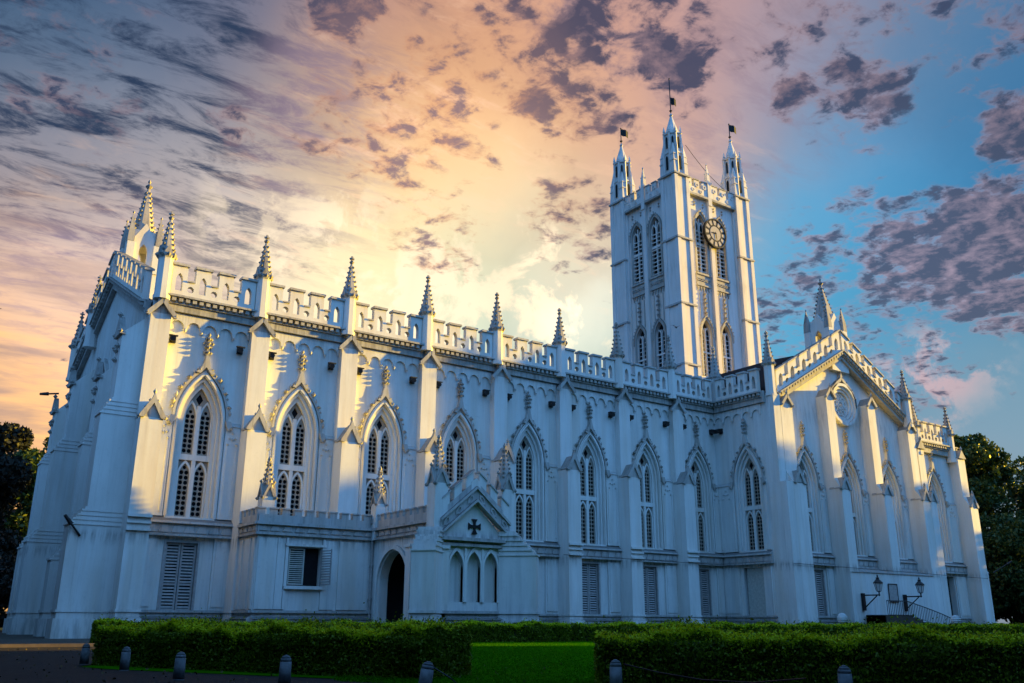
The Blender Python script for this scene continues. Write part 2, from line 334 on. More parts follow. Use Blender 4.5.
class MB:
    def __init__(s): s.v = []; s.f = []; s.m = []; s.cur = 0
    def add(s, pts, faces):
        b = len(s.v); s.v += [tuple(p) for p in pts]
        s.f += [tuple(b + i for i in f) for f in faces]; s.m += [s.cur] * len(faces); return s
    def box(s, F, u0, u1, n0, n1, z0, z1):
        p = [F.p(u, n, z) for z in (z0, z1) for n in (n0, n1) for u in (u0, u1)]
        return s.add(p, [(0, 1, 3, 2), (4, 6, 7, 5), (0, 4, 5, 1), (2, 3, 7, 6), (0, 2, 6, 4), (1, 5, 7, 3)])
    def prism(s, F, poly, n0, n1, holes=()):
        """flat outline in (u,z) given a thickness n0..n1, with holes through it"""
        loops = [poly] + list(holes)
        allp = [q for l in loops for q in l]
        k = len(allp)
        tris = tessellate_polygon([[Vector((q[0], q[1], 0)) for q in l] for l in loops])
        pts = [F.p(q[0], n1, q[1]) for q in allp] + [F.p(q[0], n0, q[1]) for q in allp]
        faces = [tuple(t_) for t_ in tris] + [tuple(k + i for i in reversed(t_)) for t_ in tris]
        b = 0
        for l in loops:
            c = len(l)
            for i in range(c):
                j = (i + 1) % c; faces.append((b + i, b + j, k + b + j, k + b + i))
            b += c
        return s.add(pts, faces)
    def hull(s, F, bot, top):
        """two outlines of (u,n,z) points joined"""
        k = len(bot); pts = [F.p(*q) for q in bot] + [F.p(*q) for q in top]
        fs = [tuple(range(k))[::-1], tuple(range(k, 2 * k))] + [(i, (i + 1) % k, k + (i + 1) % k, k + i) for i in range(k)]
        return s.add(pts, fs)
    def ring(s, F, outer, inner, n0, n1, closed=False):
        """band between two polylines of equal length"""
        k = len(outer)
        pts = [F.p(q[0], n1, q[1]) for q in outer] + [F.p(q[0], n1, q[1]) for q in inner] + [F.p(q[0], n0, q[1]) for q in outer] + [F.p(q[0], n0, q[1]) for q in inner]
        fs = []
        for i in range(k if closed else k - 1):
            j = (i + 1) % k
            fs += [(i, j, k + j, k + i), (2 * k + i, 3 * k + i, 3 * k + j, 2 * k + j), (i, 2 * k + i, 2 * k + j, j), (k + i, k + j, 3 * k + j, 3 * k + i)]
        if not closed: fs += [(0, k, 3 * k, 2 * k), (k - 1, 3 * k - 1, 4 * k - 1, 2 * k - 1)]
        return s.add(pts, fs)
    def frustum(s, F, cu, cn, r0, r1, z0, z1, k=8, rot=0.0, ru=1.0):
        a = [rot + 2 * math.pi * i / k for i in range(k)]
        bot = [(cu + r0 * math.cos(t_) * ru, cn + r0 * math.sin(t_), z0) for t_ in a]
        top = [(cu + r1 * math.cos(t_) * ru, cn + r1 * math.sin(t_), z1) for t_ in a]
        return s.hull(F, bot, top)
    def lump(s, F, u, n, z, r, rz=None):
        rz = rz or r
        p = [F.p(u + r, n, z), F.p(u - r, n, z), F.p(u, n + r, z), F.p(u, n - r, z), F.p(u, n, z + rz), F.p(u, n, z - rz)]
        return s.add(p, [(0, 2, 4), (2, 1, 4), (1, 3, 4), (3, 0, 4), (2, 0, 5), (1, 2, 5), (3, 1, 5), (0, 3, 5)])
    def tube(s, a, b, r, k=6, r1=None):
        a = Vector(a); b = Vector(b); d = (b - a).normalized()
        x = d.orthogonal().normalized(); y = d.cross(x); r1 = r if r1 is None else r1
        p = [a + (x * math.cos(t_) + y * math.sin(t_)) * r for t_ in [2 * math.pi * i / k for i in range(k)]]
        p += [b + (x * math.cos(t_) + y * math.sin(t_)) * r1 for t_ in [2 * math.pi * i / k for i in range(k)]]
        return s.add(p, [tuple(range(k))[::-1], tuple(range(k, 2 * k))] + [(i, (i + 1) % k, k + (i + 1) % k, k + i) for i in range(k)])
    def split(s, name, mats, parent=None, gap=.2):
        """builds one object for each group of pieces that stand apart"""
        par = list(range(len(s.v)))
        def fd(a):
            while par[a] != a: par[a] = par[par[a]]; a = par[a]
            return a
        for f in s.f:
            for q in f[1:]: par[fd(q)] = fd(f[0])
        isl = {}
        for i in range(len(s.v)): isl.setdefault(fd(i), []).append(i)
        bbs = []
        for r_, idx in isl.items():
            P = [s.v[i] for i in idx]; bbs.append([r_, [min(p[k] for p in P) - gap / 2 for k in range(3)], [max(p[k] for p in P) + gap / 2 for k in range(3)]])
        g = list(range(len(bbs)))
        def fg_(a):
            while g[a] != a: a = g[a]
            return a
        for i in range(len(bbs)):
            for j in range(i):
                if all(bbs[i][1][k] <= bbs[j][2][k] and bbs[j][1][k] <= bbs[i][2][k] for k in range(3)): g[fg_(i)] = fg_(j)
        root2g = {bbs[i][0]: fg_(i) for i in range(len(bbs))}
        out = {}
        for f, m_ in zip(s.f, s.m):
            k = root2g[fd(f[0])]; mb, mp_ = out.setdefault(k, (MB(), {}))
            nf = []
            for q in f:
                if q not in mp_: mp_[q] = len(mb.v); mb.v.append(s.v[q])
                nf.append(mp_[q])
            mb.f.append(tuple(nf)); mb.m.append(m_)
        return [mb.build(name, mats, parent) for mb, _ in out.values()]
    def build(s, name, mats, parent=None, fix=True, smooth=False):
        me = bpy.data.meshes.new(name); me.from_pydata(s.v, [], s.f)
        if not isinstance(mats, (list, tuple)): mats = [mats]
        for q in mats: me.materials.append(q)
        if len(mats) > 1: me.polygons.foreach_set('material_index', s.m)
        if fix:
            bm = bmesh.new(); bm.from_mesh(me); bmesh.ops.recalc_face_normals(bm, faces=bm.faces); bm.to_mesh(me); bm.free()
        if smooth: me.polygons.foreach_set('use_smooth', [True] * len(me.polygons))
        me.update()
        o = bpy.data.objects.new(name, me); COL.objects.link(o)
        if parent is not None: o.parent = parent
        return o
class Cap:
    """boxes of the second material in the same mesh"""
    def __init__(s, mb): s.mb = mb
    def box(s, *a): s.mb.cur = 1; s.mb.box(*a); s.mb.cur = 0
def tag(o, label=None, cat=None, group=None, kind=None):
    for k, v in (('label', label), ('category', cat), ('group', group), ('kind', kind)):
        if v: o[k] = v
    return o
def empty(name, loc, label, cat, group=None):
    o = bpy.data.objects.new(name, None); COL.objects.link(o); o.location = loc
    return tag(o, label, cat, group)
def arch(cu, w, z0, zs, za, k=7):
    """pointed arch outline, bottom left round to bottom right"""
    h = za - zs; r = (h * h + w * w) / (2 * w)
    A = math.atan2(h, r - w) if r > w else math.pi / 2
    if r <= w: r = w
    left = [(cu - w + r - r * math.cos(A * i / k), zs + r * math.sin(A * i / k)) for i in range(k + 1)]
    right = [(2 * cu - x, z) for x, z in left[::-1][1:]]
    return [(cu - w, z0)] + left + right + [(cu + w, z0)]
def circ(cu, cz, r, k=8, rot=None):
    rot = math.pi / k if rot is None else rot
    return [(cu + r * math.cos(rot + 2 * math.pi * i / k), cz + r * math.sin(rot + 2 * math.pi * i / k)) for i in range(k)]
rng = random.Random(7)

# ------------------------------------------------------------------ the cathedral
CATH = empty('cathedral', (0, 0, 0), 'large white Gothic cathedral with battlements, pinnacles and a tall square clock tower', 'cathedral')
MESHES = {}
def inst(name, key, F, make, mat, parent=None, smooth=False):
    """a part built once in its own wall coordinates and placed by a transform afterwards"""
    if key not in MESHES:
        mb = MB(); make(mb, WORLD2); tmp = mb.build(name, mat, None, smooth=smooth); MESHES[key] = tmp.data
        bpy.data.objects.remove(tmp)
    o = bpy.data.objects.new(name, MESHES[key]); COL.objects.link(o)
    if isinstance(parent, bpy.types.Object) and parent is not CATH:
        o.parent = parent; return o          # sub-part: same origin as its part
    Mx = Matrix((F.u, F.n, Vector((0, 0, 1)))).transposed().to_4x4(); Mx.translation = F.p(0, 0, 0)
    o.parent = CATH; o.matrix_local = Mx
    return o
WORLD2 = Fr((0, 0, 0), (1, 0, 0), (0, 1, 0))

GW = .8      # half width of the glazing of a tall window
def screen_holes():
    H = []
    def light(cu, z0, zs, za, w):
        r = .118; dz = .268; z = z0 + .17
        while z < za - .12:
            for s_ in (-1, 1):
                cx = .132
                half = w if z < zs else w * max(0, 1 - ((z - zs) / (za - zs)) ** 1.6)
                if half > .235: H.append(circ(cu + s_ * cx, z, r, 8))
                elif half > .13 and s_ > 0: H.append(circ(cu, z, .10, 8))
            z += dz
    for cu in (-.41, .41):
        light(cu, 6.05, 8.2, 8.9, .285); light(cu, 9.36, 11.3, 12.15, .285)
    H.append([(0, 12.05), (.2, 12.38), (0, 12.72), (-.2, 12.38)])
    return H
def mk_frame(mb, F):
    A = lambda w, z0, za: arch(0, w, z0, 11.0, za, 8)
    mb.ring(F, A(1.0, 6.0, 13.35), A(.80, 6.0, 13.0), -.42, -.22)
    mb.ring(F, A(1.16, 6.0, 13.62), A(1.0, 6.0, 13.35), -.42, -.06)
    mb.ring(F, A(1.36, 6.0, 13.95), A(1.16, 6.0, 13.62), -.02, .10)
    mb.ring(F, A(1.27, 6.0, 13.80), A(1.20, 6.0, 13.68), .10, .16)
    # mullion, transom, margins and the heads of the four lights
    mb.box(F, -.10, .10, -.42, -.27, 6.0, 12.0)
    mb.box(F, -.80, .80, -.42, -.26, 9.02, 9.32)
    for cu in (-.41, .41):
        for z0, zs, za in ((6.0, 8.2, 9.02), (9.32, 11.3, 12.3)):
            mb.ring(F, arch(cu, .38, z0, zs, za, 5), arch(cu, .285, z0, zs, za - .16, 5), -.42, -.31)
    mb.box(F, -1.30, 1.30, -.42, .12, 5.86, 6.0)
def mk_screen(mb, F):
    mb.prism(F, arch(0, .81, 6.0, 11.0, 13.0, 8), -.46, -.40, screen_holes())
def mk_glass(mb, F):
    mb.prism(F, arch(0, .81, 6.0, 11.0, 13.0, 8), -.62, -.58)
def mk_hood(mb, F):
    o_ = arch(0, 1.50, 11.2, 11.25, 14.15, 9); i_ = arch(0, 1.38, 11.2, 11.25, 13.97, 9)
    mb.ring(F, o_, i_, .0, .15)
    for k in range(2, len(o_) - 2):
        if k == len(o_) // 2: continue
        x, z = o_[k]
        mb.lump(F, x * (1.05 + .03 * math.sin(k * 7)), .13, z + .08 + .05 * math.sin(k * 4), .13 + .06 * math.sin(k * 3), .14 + .06 * math.sin(k * 5))
    # ogee tip, stem, leaves and finial
    for s_ in (-1, 1):
        mb.prism(F, [(s_ * .52, 13.78), (s_ * .22, 14.12), (s_ * .06, 14.75), (0, 14.75), (0, 14.1), (s_ * .30, 13.72)], .0, .26)
    mb.box(F, -.07, .07, .0, .18, 14.6, 15.85)
    for z, r in ((14.95, .17), (15.25, .13), (15.48, .22), (15.72, .13)):
        for s_ in (-1, 1): mb.lump(F, s_ * r, .14, z, .12, .11)
        mb.lump(F, 0, .24, z, .11, .12)
    mb.lump(F, 0, .12, 15.98, .11, .16)
    for s_ in (-1, 1):     # corbel heads at the springing
        mb.prism(F, [(s_ * 1.34, 11.25), (s_ * 1.62, 11.25), (s_ * 1.70, 10.95), (s_ * 1.52, 10.72), (s_ * 1.40, 10.95)], .0, .30)
        mb.lump(F, s_ * 1.66, .24, 10.88, .15)
def window(F, cu, screen=True):
    G = F.at(cu)
    f = inst('window', 'win_frame', G, mk_frame, MW)
    if screen: inst('pierced_screen', 'win_screen', G, mk_screen, MScreen, f)
    inst('glass', 'win_glass', G, mk_glass, MGlass, f)
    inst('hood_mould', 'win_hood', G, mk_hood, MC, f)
    return f
def mk_shutter(mb, F):
    mb.box(F, -.92, -.80, -.20, .05, 1.30, 4.75); mb.box(F, .80, .92, -.20, .05, 1.30, 4.75)
    mb.box(F, -.92, .92, -.20, .05, 4.68, 4.80)
    mb.cur = 1; mb.box(F, -.80, .80, -.20, -.18, 1.30, 4.68); mb.cur = 0
    for s_ in (-1, 1):
        a, b_ = (s_ * .02, s_ * .78) if s_ > 0 else (-.78, -.02)
        mb.box(F, a, a + .09, -.18, -.10, 1.32, 4.66); mb.box(F, b_ - .09, b_, -.18, -.10, 1.32, 4.66)
        for z in (1.32, 2.55, 4.56): mb.box(F, a + .09, b_ - .09, -.18, -.11, z, z + .10)
        z = 1.48
        while z < 4.5:
            if abs(z - 2.6) > .1:
                mb.hull(F, [(a + .09, -.18, z + .05), (b_ - .09, -.18, z + .05), (b_ - .09, -.11, z - .03), (a + .09, -.11, z - .03)],
                        [(a + .09, -.18, z + .07), (b_ - .09, -.18, z + .07), (b_ - .09, -.11, z - .01), (a + .09, -.11, z - .01)])
            z += .155
def shutter(F, cu):
    o = inst('shutter_door', 'shutter', F.at(cu), mk_shutter, [MShut, MDark])
    return o
def mk_spout(mb, F):
    a = F.p(0, -.05, 15.42); b_ = F.p(-.10, .52, 15.32)
    mb.tube(a, b_, .13, 8, .15); mb.box(F, -.30, .18, .28, .44, 15.50, 15.56); mb.box(F, -.16, .16, 0, .12, 15.2, 15.62)
def spout(F, u): inst('rain_spout', 'spout', F.at(u), mk_spout, MSpout)

def mk_butt(mb, F, H=16.6, low=1.3, hi=.5):
    w = .55
    mb.box(F, -w, w, 0, low, 0, 10.75)
    mb.box(F, -w + .02, w - .02, 0, hi, 10.75, H)
    # plinth mouldings
    mb.box(F, -w - .10, w + .10, 0, low + .12, 0, .92); mb.hull(F, [(-w - .10, 0, .92), (w + .1, 0, .92), (w + .1, low + .12, .92), (-w - .1, low + .12, .92)],
            [(-w, 0, 1.02), (w, 0, 1.02), (w, low, 1.02), (-w, low, 1.02)])
    mb.box(F, -w - .05, w + .05, 0, low + .06, 1.22, 1.34)
    # band on the face only
    for z0, z1, p_ in ((5.72, 5.86, .16), (5.42, 5.52, .10), (5.06, 5.18, .13)): mb.box(F, -w - .03, w + .03, low - .02, low + p_, z0, z1)
def mk_gablet(mb, F, low=1.3, hi=.5):
    w = .52
    # saddleback stone with its gable to the front
    mb.prism(F, [(-w - .12, 10.72), (-w - .12, 10.86), (-.10, 11.75), (0, 12.02), (.10, 11.75), (w + .12, 10.86), (w + .12, 10.72), (w - .1, 10.72), (0, 11.5), (-w + .1, 10.72)], low - .12, low + .12)
    mb.prism(F, [(-w, 10.75), (0, 11.55), (w, 10.75)], hi * .5, low)
    mb.hull(F, [(-w - .05, hi * .5, 10.80), (0, hi * .5, 11.66), (0, low, 11.66), (-w - .05, low, 10.80)], [(-w - .05, hi * .5, 10.88), (0, hi * .5, 11.74), (0, low, 11.74), (-w - .05, low, 10.88)])
    mb.hull(F, [(w + .05, hi * .5, 10.80), (0, hi * .5, 11.66), (0, low, 11.66), (w + .05, low, 10.80)], [(w + .05, hi * .5, 10.88), (0, hi * .5, 11.74), (0, low, 11.74), (w + .05, low, 10.88)])
    mb.lump(F, 0, low, 12.10, .11, .18)
    for s_ in (-1, 1):
        for q, z in ((.38, 11.25), (.2, 11.62)): mb.lump(F, s_ * q, low + .05, z, .09, .10)
    for s_ in (-1, 1): mb.lump(F, s_ * (w + .14), low + .02, 10.78, .13, .12)
def mk_cap(mb, F, H=16.6, hi=.5):
    # small gabled cap under the cornice with two spread wings
    mb.prism(F, [(-.60, H), (0, H + .75), (.60, H)], .0, hi)
    for s_ in (-1, 1):
        mb.prism(F, [(s_ * .05, H + .80), (s_ * .78, H - .02), (s_ * .80, H - .20), (s_ * .66, H - .22), (s_ * .30, H + .16), (s_ * .02, H + .52)], hi - .02, hi + .20)
        mb.lump(F, s_ * .74, hi + .12, H - .10, .12, .13)
    mb.box(F, -.26, .26, 0, hi + .16, H + .55, 17.42)
def buttress(F, u, H=16.6, key=''):
    G = F.at(u)
    b_ = inst('buttress', 'butt' + key, G, lambda mb, f: mk_butt(mb, f, H), MB_)
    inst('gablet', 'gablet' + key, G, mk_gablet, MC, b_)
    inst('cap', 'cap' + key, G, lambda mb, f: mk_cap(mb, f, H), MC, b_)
    return b_

def mk_pinn(mb, F, z0=17.4, h=1.0):
    r = .40
    mb.frustum(F, 0, 0, r * 1.12, r * 1.12, z0, z0 + .25, 8, math.pi / 8)
    mb.frustum(F, 0, 0, r, r, z0 + .25, z0 + 2.35, 8, math.pi / 8)
    mb.frustum(F, 0, 0, r * .9, r * 1.25, z0 + 2.30, z0 + 2.50, 8, math.pi / 8)
def mk_pinn_spire(mb, F, z0=17.4):
    for i in range(4):
        a = math.pi / 2 * i + math.pi / 4
        mb.lump(F, .46 * math.cos(a), .46 * math.sin(a), z0 + 2.55, .17, .20)
        a = math.pi / 2 * i
        c, s_ = math.cos(a), math.sin(a)
        # gablet on each side
        q = [(.44 * c - .30 * s_, .44 * s_ + .30 * c, z0 + 2.48), (.44 * c + .30 * s_, .44 * s_ - .30 * c, z0 + 2.48), (.42 * c, .42 * s_, z0 + 3.1), (.1 * c, .1 * s_, z0 + 2.8)]
        mb.add([F.p(*x) for x in q], [(0, 1, 2), (0, 2, 3), (1, 3, 2), (0, 3, 1)])
        mb.lump(F, .5 * c, .5 * s_, z0 + 2.52, .13, .16)
    mb.frustum(F, 0, 0, .44, .06, z0 + 2.48, z0 + 4.75, 8, math.pi / 8)
    for k in range(6):
        z = z0 + 2.85 + k * .32; rr = .44 * (1 - (z - z0 - 2.48) / 2.45) + .05
        for i in range(4):
            a = math.pi / 2 * i + math.pi / 4
            mb.lump(F, rr * math.cos(a), rr * math.sin(a), z, .095, .10)
    mb.frustum(F, 0, 0, .10, .16, z0 + 4.72, z0 + 4.82, 8); mb.frustum(F, 0, 0, .16, .05, z0 + 4.82, z0 + 4.92, 8)
    mb.box(F, -.05, .05, -.05, .05, z0 + 4.9, z0 + 5.22); mb.box(F, -.15, .15, -.045, .045, z0 + 5.0, z0 + 5.1); mb.box(F, -.045, .045, -.15, .15, z0 + 5.002, z0 + 5.098)
def pinnacle(F, u, n=.0, dz=0.0):
    G = F.at(u, n, dz)
    s_ = inst('pinnacle', 'pinn', G, mk_pinn, MB_)
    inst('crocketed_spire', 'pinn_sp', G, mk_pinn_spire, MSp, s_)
    return s_

def dentils(mb, F, u0, u1, n, z):
    """cornice: fillet, dentil row, corona; z = underside"""
    mb.box(F, u0, u1, n, n + .10, z - .10, z)
    k = max(2, int((u1 - u0) / .36)); st_ = (u1 - u0) / k
    for i in range(k): mb.box(F, u0 + st_ * (i + .22), u0 + st_ * (i + .80), n, n + .26, z + .02, z + .24)
    mb.box(F, u0, u1, n, n + .08, z, z + .25)
    mb.box(F, u0, u1, n - .05, n + .34, z + .25, z + .36)
def parapet(mb, F, u0, u1, n, z, nm, cap, half_ends=False):
    """pierced battlement between two pinnacles; the coping goes to the second builder"""
    gap = .46; w = (u1 - u0 - gap * (nm - 1)) / nm; zt = z + 1.72; zs = z + .86
    poly = [(u0, z)]; H = []
    for i in range(nm):
        a = u0 + i * (w + gap); b_ = a + w
        poly += [(a, zt), (b_, zt)] if i == 0 else [(a, zs), (a, zt), (b_, zt)]
        if i < nm - 1: poly += [(b_, zs)]
        H.append(arch((a + b_) / 2, w * .225, z + .28, z + .90, z + 1.30, 4))
        if i < nm - 1: H.append(circ(b_ + gap / 2, z + .44, .19, 8))
        cap.box(F, a - .06, b_ + .06, n - .44, n + .10, zt, zt + .13)
        if i < nm - 1:
            cap.box(F, b_ + .05, b_ + gap - .05, n - .42, n + .08, zs, zs + .08)
            pass
    poly += [(u1, z)]
    mb.prism(F, poly, n - .34, n, H)

def wall_band(F, u0, u1):
    """string course and frieze below the tall windows, and the plinth"""
    mb = MB()
    mb.hull(F, [(u0, 0, 5.62), (u1, 0, 5.62), (u1, .42, 5.62), (u0, .42, 5.62)], [(u0, 0, 5.98), (u1, 0, 5.98), (u1, .36, 5.74), (u0, .36, 5.74)])
    mb.box(F, u0, u1, 0, .26, 5.10, 5.62)
    mb.box(F, u0, u1, 0, .36, 4.98, 5.10)
    k = int((u1 - u0) / .62); st_ = (u1 - u0) / k
    for i in range(k):
        a = u0 + i * st_
        mb.prism(F, [(a + .05, 5.16), (a + st_ - .05, 5.16), (a + st_ - .05, 5.24), (a + st_ * .72, 5.5), (a + st_ * .28, 5.5), (a + .05, 5.24)], .26, .31)
    return mb.build('string_course', MD, CATH)
def plinth(F, u0, u1, n=0.0):
    mb = MB()
    mb.box(F, u0, u1, n, n + .22, 0, .92)
    mb.hull(F, [(u0, n, .92), (u1, n, .92), (u1, n + .28, .92), (u0, n + .28, .92)], [(u0, n, 1.04), (u1, n, 1.04), (u1, n + .12, 1.04), (u0, n + .12, 1.04)])
    mb.box(F, u0, u1, n, n + .16, 1.22, 1.34)
    return mb.split('plinth', MD, CATH, .6)
def side_details(F, u0, u1, cu, top=True):
    """thicker wall beside the window with carved heads, and the blind arcade under the cornice"""
    mb = MB()
    for a, b_ in ((u0, cu - 1.42), (cu + 1.42, u1)):
        if b_ - a < .15: continue
        mb = MB()
        mb.box(F, a, b_, 0, .14, 5.98, 11.0)
        mb.hull(F, [(a, 0, 11.0), (b_, 0, 11.0), (b_, .20, 11.0), (a, .20, 11.0)], [(a, 0, 11.22), (b_, 0, 11.22), (b_, .03, 11.2), (a, .03, 11.2)])
        c = (a + b_) / 2
        if b_ - a > .4:
            mb.prism(F, [(a + .12, 6.2), (a + .20, 6.2), (a + .20, 9.9), (a + .12, 9.9)], .14, .19)
            mb.prism(F, [(b_ - .20, 6.2), (b_ - .12, 6.2), (b_ - .12, 9.9), (b_ - .20, 9.9)], .14, .19)
            for dx, z in ((0, 10.65), (-.2, 10.35), (.2, 10.35), (-.3, 10.02), (.3, 10.02), (0, 10.3)): mb.lump(F, c + dx * min(1, (b_ - a)), .16, z, .09, .10)
        # lower storey pilasters
        mb.box(F, a, b_, 0, .12, 1.34, 4.98)
        mb.box(F, a + .12, b_ - .12, .12, .17, 1.5, 4.8)
        mb.build('wall_panel', MW, CATH)
    mb = MB()
    if top:
        k = 5; st_ = (u1 - u0) / k
        poly = [(u1, 16.9), (u0, 16.9), (u0, 16.1)]
        for i in range(k):
            c = u0 + st_ * (i + .5); hw = st_ / 2 - .07
            poly += [(c - hw, 16.1)] + [(c - hw * math.cos(math.pi * j / 6), 16.1 + .42 * math.sin(math.pi * j / 6)) for j in range(1, 6)] + [(c + hw, 16.1)]
        poly += [(u1, 16.1)]
        mb.prism(F, poly[::-1], .0, .11)
        for i in range(k + 1):
            c = u0 + st_ * i
            if 0 < i < k: mb.lump(F, c, .10, 16.02, .10, .14)
        mb.build('blind_arcade', MW, CATH)

def wall_sheet(F, u0, u1, z1, cus, extra=None, shutters=True, gable=None):
    mb = MB()
    poly = [(u0, 0), (u0, z1)] + (gable or []) + [(u1, z1), (u1, 0)]
    H = [arch(c, 1.18, 5.98, 11.0, 13.66, 8) for c in cus]
    if shutters: H += [[(c - .92, 1.30), (c - .92, 4.76), (c + .92, 4.76), (c + .92, 1.30)] for c in (shutters if isinstance(shutters, list) else cus)]
    if extra: H += extra
    mb.prism(F, poly, -.5, 0, H)
    return mb

# ---- nave, south side: eight bays
S = Fr((0, .5, 0), (1, 0, 0), (0, -1, 0))
NB = 8; BP = 5.5
def bu(i): return .38 + .055 * i + BP * i
wcs = [BP * i + 3.15 for i in range(NB)]; scs = [BP * i + 2.95 for i in range(NB)]
scs[2] = 12.4
wall_sheet(S, 0.0, 43.86, 17.45, wcs, shutters=scs).build('nave_wall', MW, CATH)
for i in range(NB):
    a = bu(i) + .55; b_ = bu(i + 1) - .55 if i < NB - 1 else 43.86
    window(S, wcs[i]); shutter(S, scs[i])
    wall_band(S, a, b_); side_details(S, a, b_, wcs[i])
    plinth(S, a, b_)
    buttress(S, bu(i))
    spout(S, a + .30)
    spout(S, b_ - .45)
    pa, pb = BP * i + .3, BP * (i + 1) + .3
    if i == NB - 1: pb = 43.7
    mb = MB(); dentils(mb, S, bu(i), bu(i + 1) if i < NB - 1 else 43.80, .28, 17.44)
    mb.box(S, bu(i), bu(i + 1) if i < NB - 1 else 43.80, 0, .28, 16.95, 17.84)
    mb.build('dentil_cornice', MC, CATH)
    mb = MB(); cp = Cap(mb)
    parapet(mb, S, pa + .40, pb - .40, .45, 17.8, 4, cp)
    mb.build('parapet', [MB_, MD], CATH)
for i in range(NB + 1):
    pinnacle(S, BP * i + .3 if i < NB else 43.95, .35)
# ---- transept, west side: one bay
TX = 43.86; TY = -4.6
T = Fr((TX, .5, 0), (0, -1, 0), (-1, 0, 0))
tc_ = 3.15
wall_sheet(T, 0, 4.6, 17.45, [tc_], shutters=[2.95]).build('transept_side_wall', MW, CATH)
window(T, tc_)
m_ = MB(); m_.box(T, 2.2, 3.75, -.2, -.15, 1.3, 4.76); m_.build('blind_panel', MShutG, CATH)
wall_band(T, .42, 4.95); plinth(T, .3, 4.95); side_details(T, .12, 4.85, tc_)
mb = MB(); mb.box(T, .35, 5.3, 0, .26, 16.95, 17.84); dentils(mb, T, .60, 5.2, .26, 17.44); mb.build('dentil_cornice', MC, CATH)
mb = MB(); cp = Cap(mb); parapet(mb, T, .75, 5.0, .43, 17.8, 4, cp); mb.build('parapet', [MB_, MD], CATH)
spout(T, .75)

# ---- transept, south front: three bays and a gable
G = Fr((0, TY, 0), (1, 0, 0), (0, -1, 0))
GL, GR, GA, GZ, GAZ = 45.3, 62.1, 53.75, 17.75, 22.45
k1 = (GAZ - GZ) / (GA - GL); k2 = -(GAZ - GZ) / (GR - GA)
gcs = [48.15, 53.75, 59.35]
rose = circ(GA, 18.15, 1.2, 20)
wall_sheet(G, 43.86, GR + .4, 17.3, gcs, extra=[rose], shutters=[48.4, 59.35], gable=[(GL, GZ), (GA, GAZ), (GR, GZ)]).build('transept_gable_wall', MW, CATH)
for c in gcs: window(G, c, c == gcs[0])
shutter(G, 48.4)
def corner_butt(F, u, w, low, hi, H, name='buttress', zs=10.8):
    mb = MB()
    mb.box(F, u - w, u + w, -.2, low, 0, zs); mb.box(F, u - w + .03, u + w - .03, -.2, hi, zs, H)
    mb.hull(F, [(u - w, hi - .05, zs), (u + w, hi - .05, zs), (u + w, low, zs), (u - w, low, zs)], [(u - w, hi - .05, zs + .9), (u + w, hi - .05, zs + .9), (u + w, hi, zs + .9), (u - w, hi, zs + .9)])
    return mb.build(name, MB_, CATH)
us = [45.35, 50.95, 56.55, 62.1]
Hs = [16.9, 18.3, 18.3, 16.9]
for u, H in zip(us, Hs):
    low, hi = 1.55, .95
    cb = corner_butt(G, u, .55 if u > 46 else .72, low, hi, H)
    g2 = MB(); mk_gablet(g2, G.at(u), low, hi); mk_cap_ = MB()
    g2.build('gablet', MC, cb)
    mb = MB()
    for s_ in (-1, 1):
        mb.prism(G.at(u), [(s_ * .05, H + .75), (s_ * .70, H - .02), (s_ * .72, H - .22), (s_ * .58, H - .22), (s_ * .28, H + .14), (s_ * .02, H + .46)], hi - .02, hi + .18)
        mb.lump(G.at(u), s_ * .66, hi + .12, H - .12, .13, .14)
    mb.prism(G.at(u), [(-.52, H), (0, H + .66), (.52, H)], -.1, hi)
    mb.lump(G.at(u), 0, hi + .1, H + .85, .12, .3)
    mb.build('cap', MC, cb)
mb = MB(); mb.box(G, 50.5, 61.6, 0, 1.58, 0, 4.55); mb.hull(G, [(50.5, 0, 4.55), (61.6, 0, 4.55), (61.6, 1.66, 4.55), (50.5, 1.66, 4.55)], [(50.5, 0, 5.05), (61.6, 0, 5.05), (61.6, .3, 5.0), (50.5, .3, 5.0)])
mb.build('lower_wall', MW, CATH)
# corner block of the transept, seen on its west flank
mb = MB(); mb.box(G, 43.80, 44.62, -.3, 1.55, 0, 10.8); mb.box(G, 43.84, 44.62, -.3, .95, 10.8, 17.5); mb.build('corner_pier', MW, CATH)
for i in range(3):
    a, b_ = us[i] + .58, us[i + 1] - .58
    if i == 0: a = us[0] + .74
    wall_band(G, a, b_); plinth(G, a, b_); side_details(G, a, b_, gcs[i], top=False)
for (a, b_, k, u0) in ((GL - .6, GA, k1, GL), (GA, GR + .4, k2, GR)):
    Fs = G.sh(k, u0)
    mb = MB(); dentils(mb, Fs, a, b_, .55, GZ - .05); mb.box(Fs, a, b_, -.1, .55, GZ - .45, GZ + .31); mb.build('raking_cornice', MC, CATH)
    mb = MB(); cp = Cap(mb); parapet(mb, Fs, a + .15, b_ - .15, .62, GZ + .30, 6, cp); mb.build('parapet', [MB_, MD], CATH)
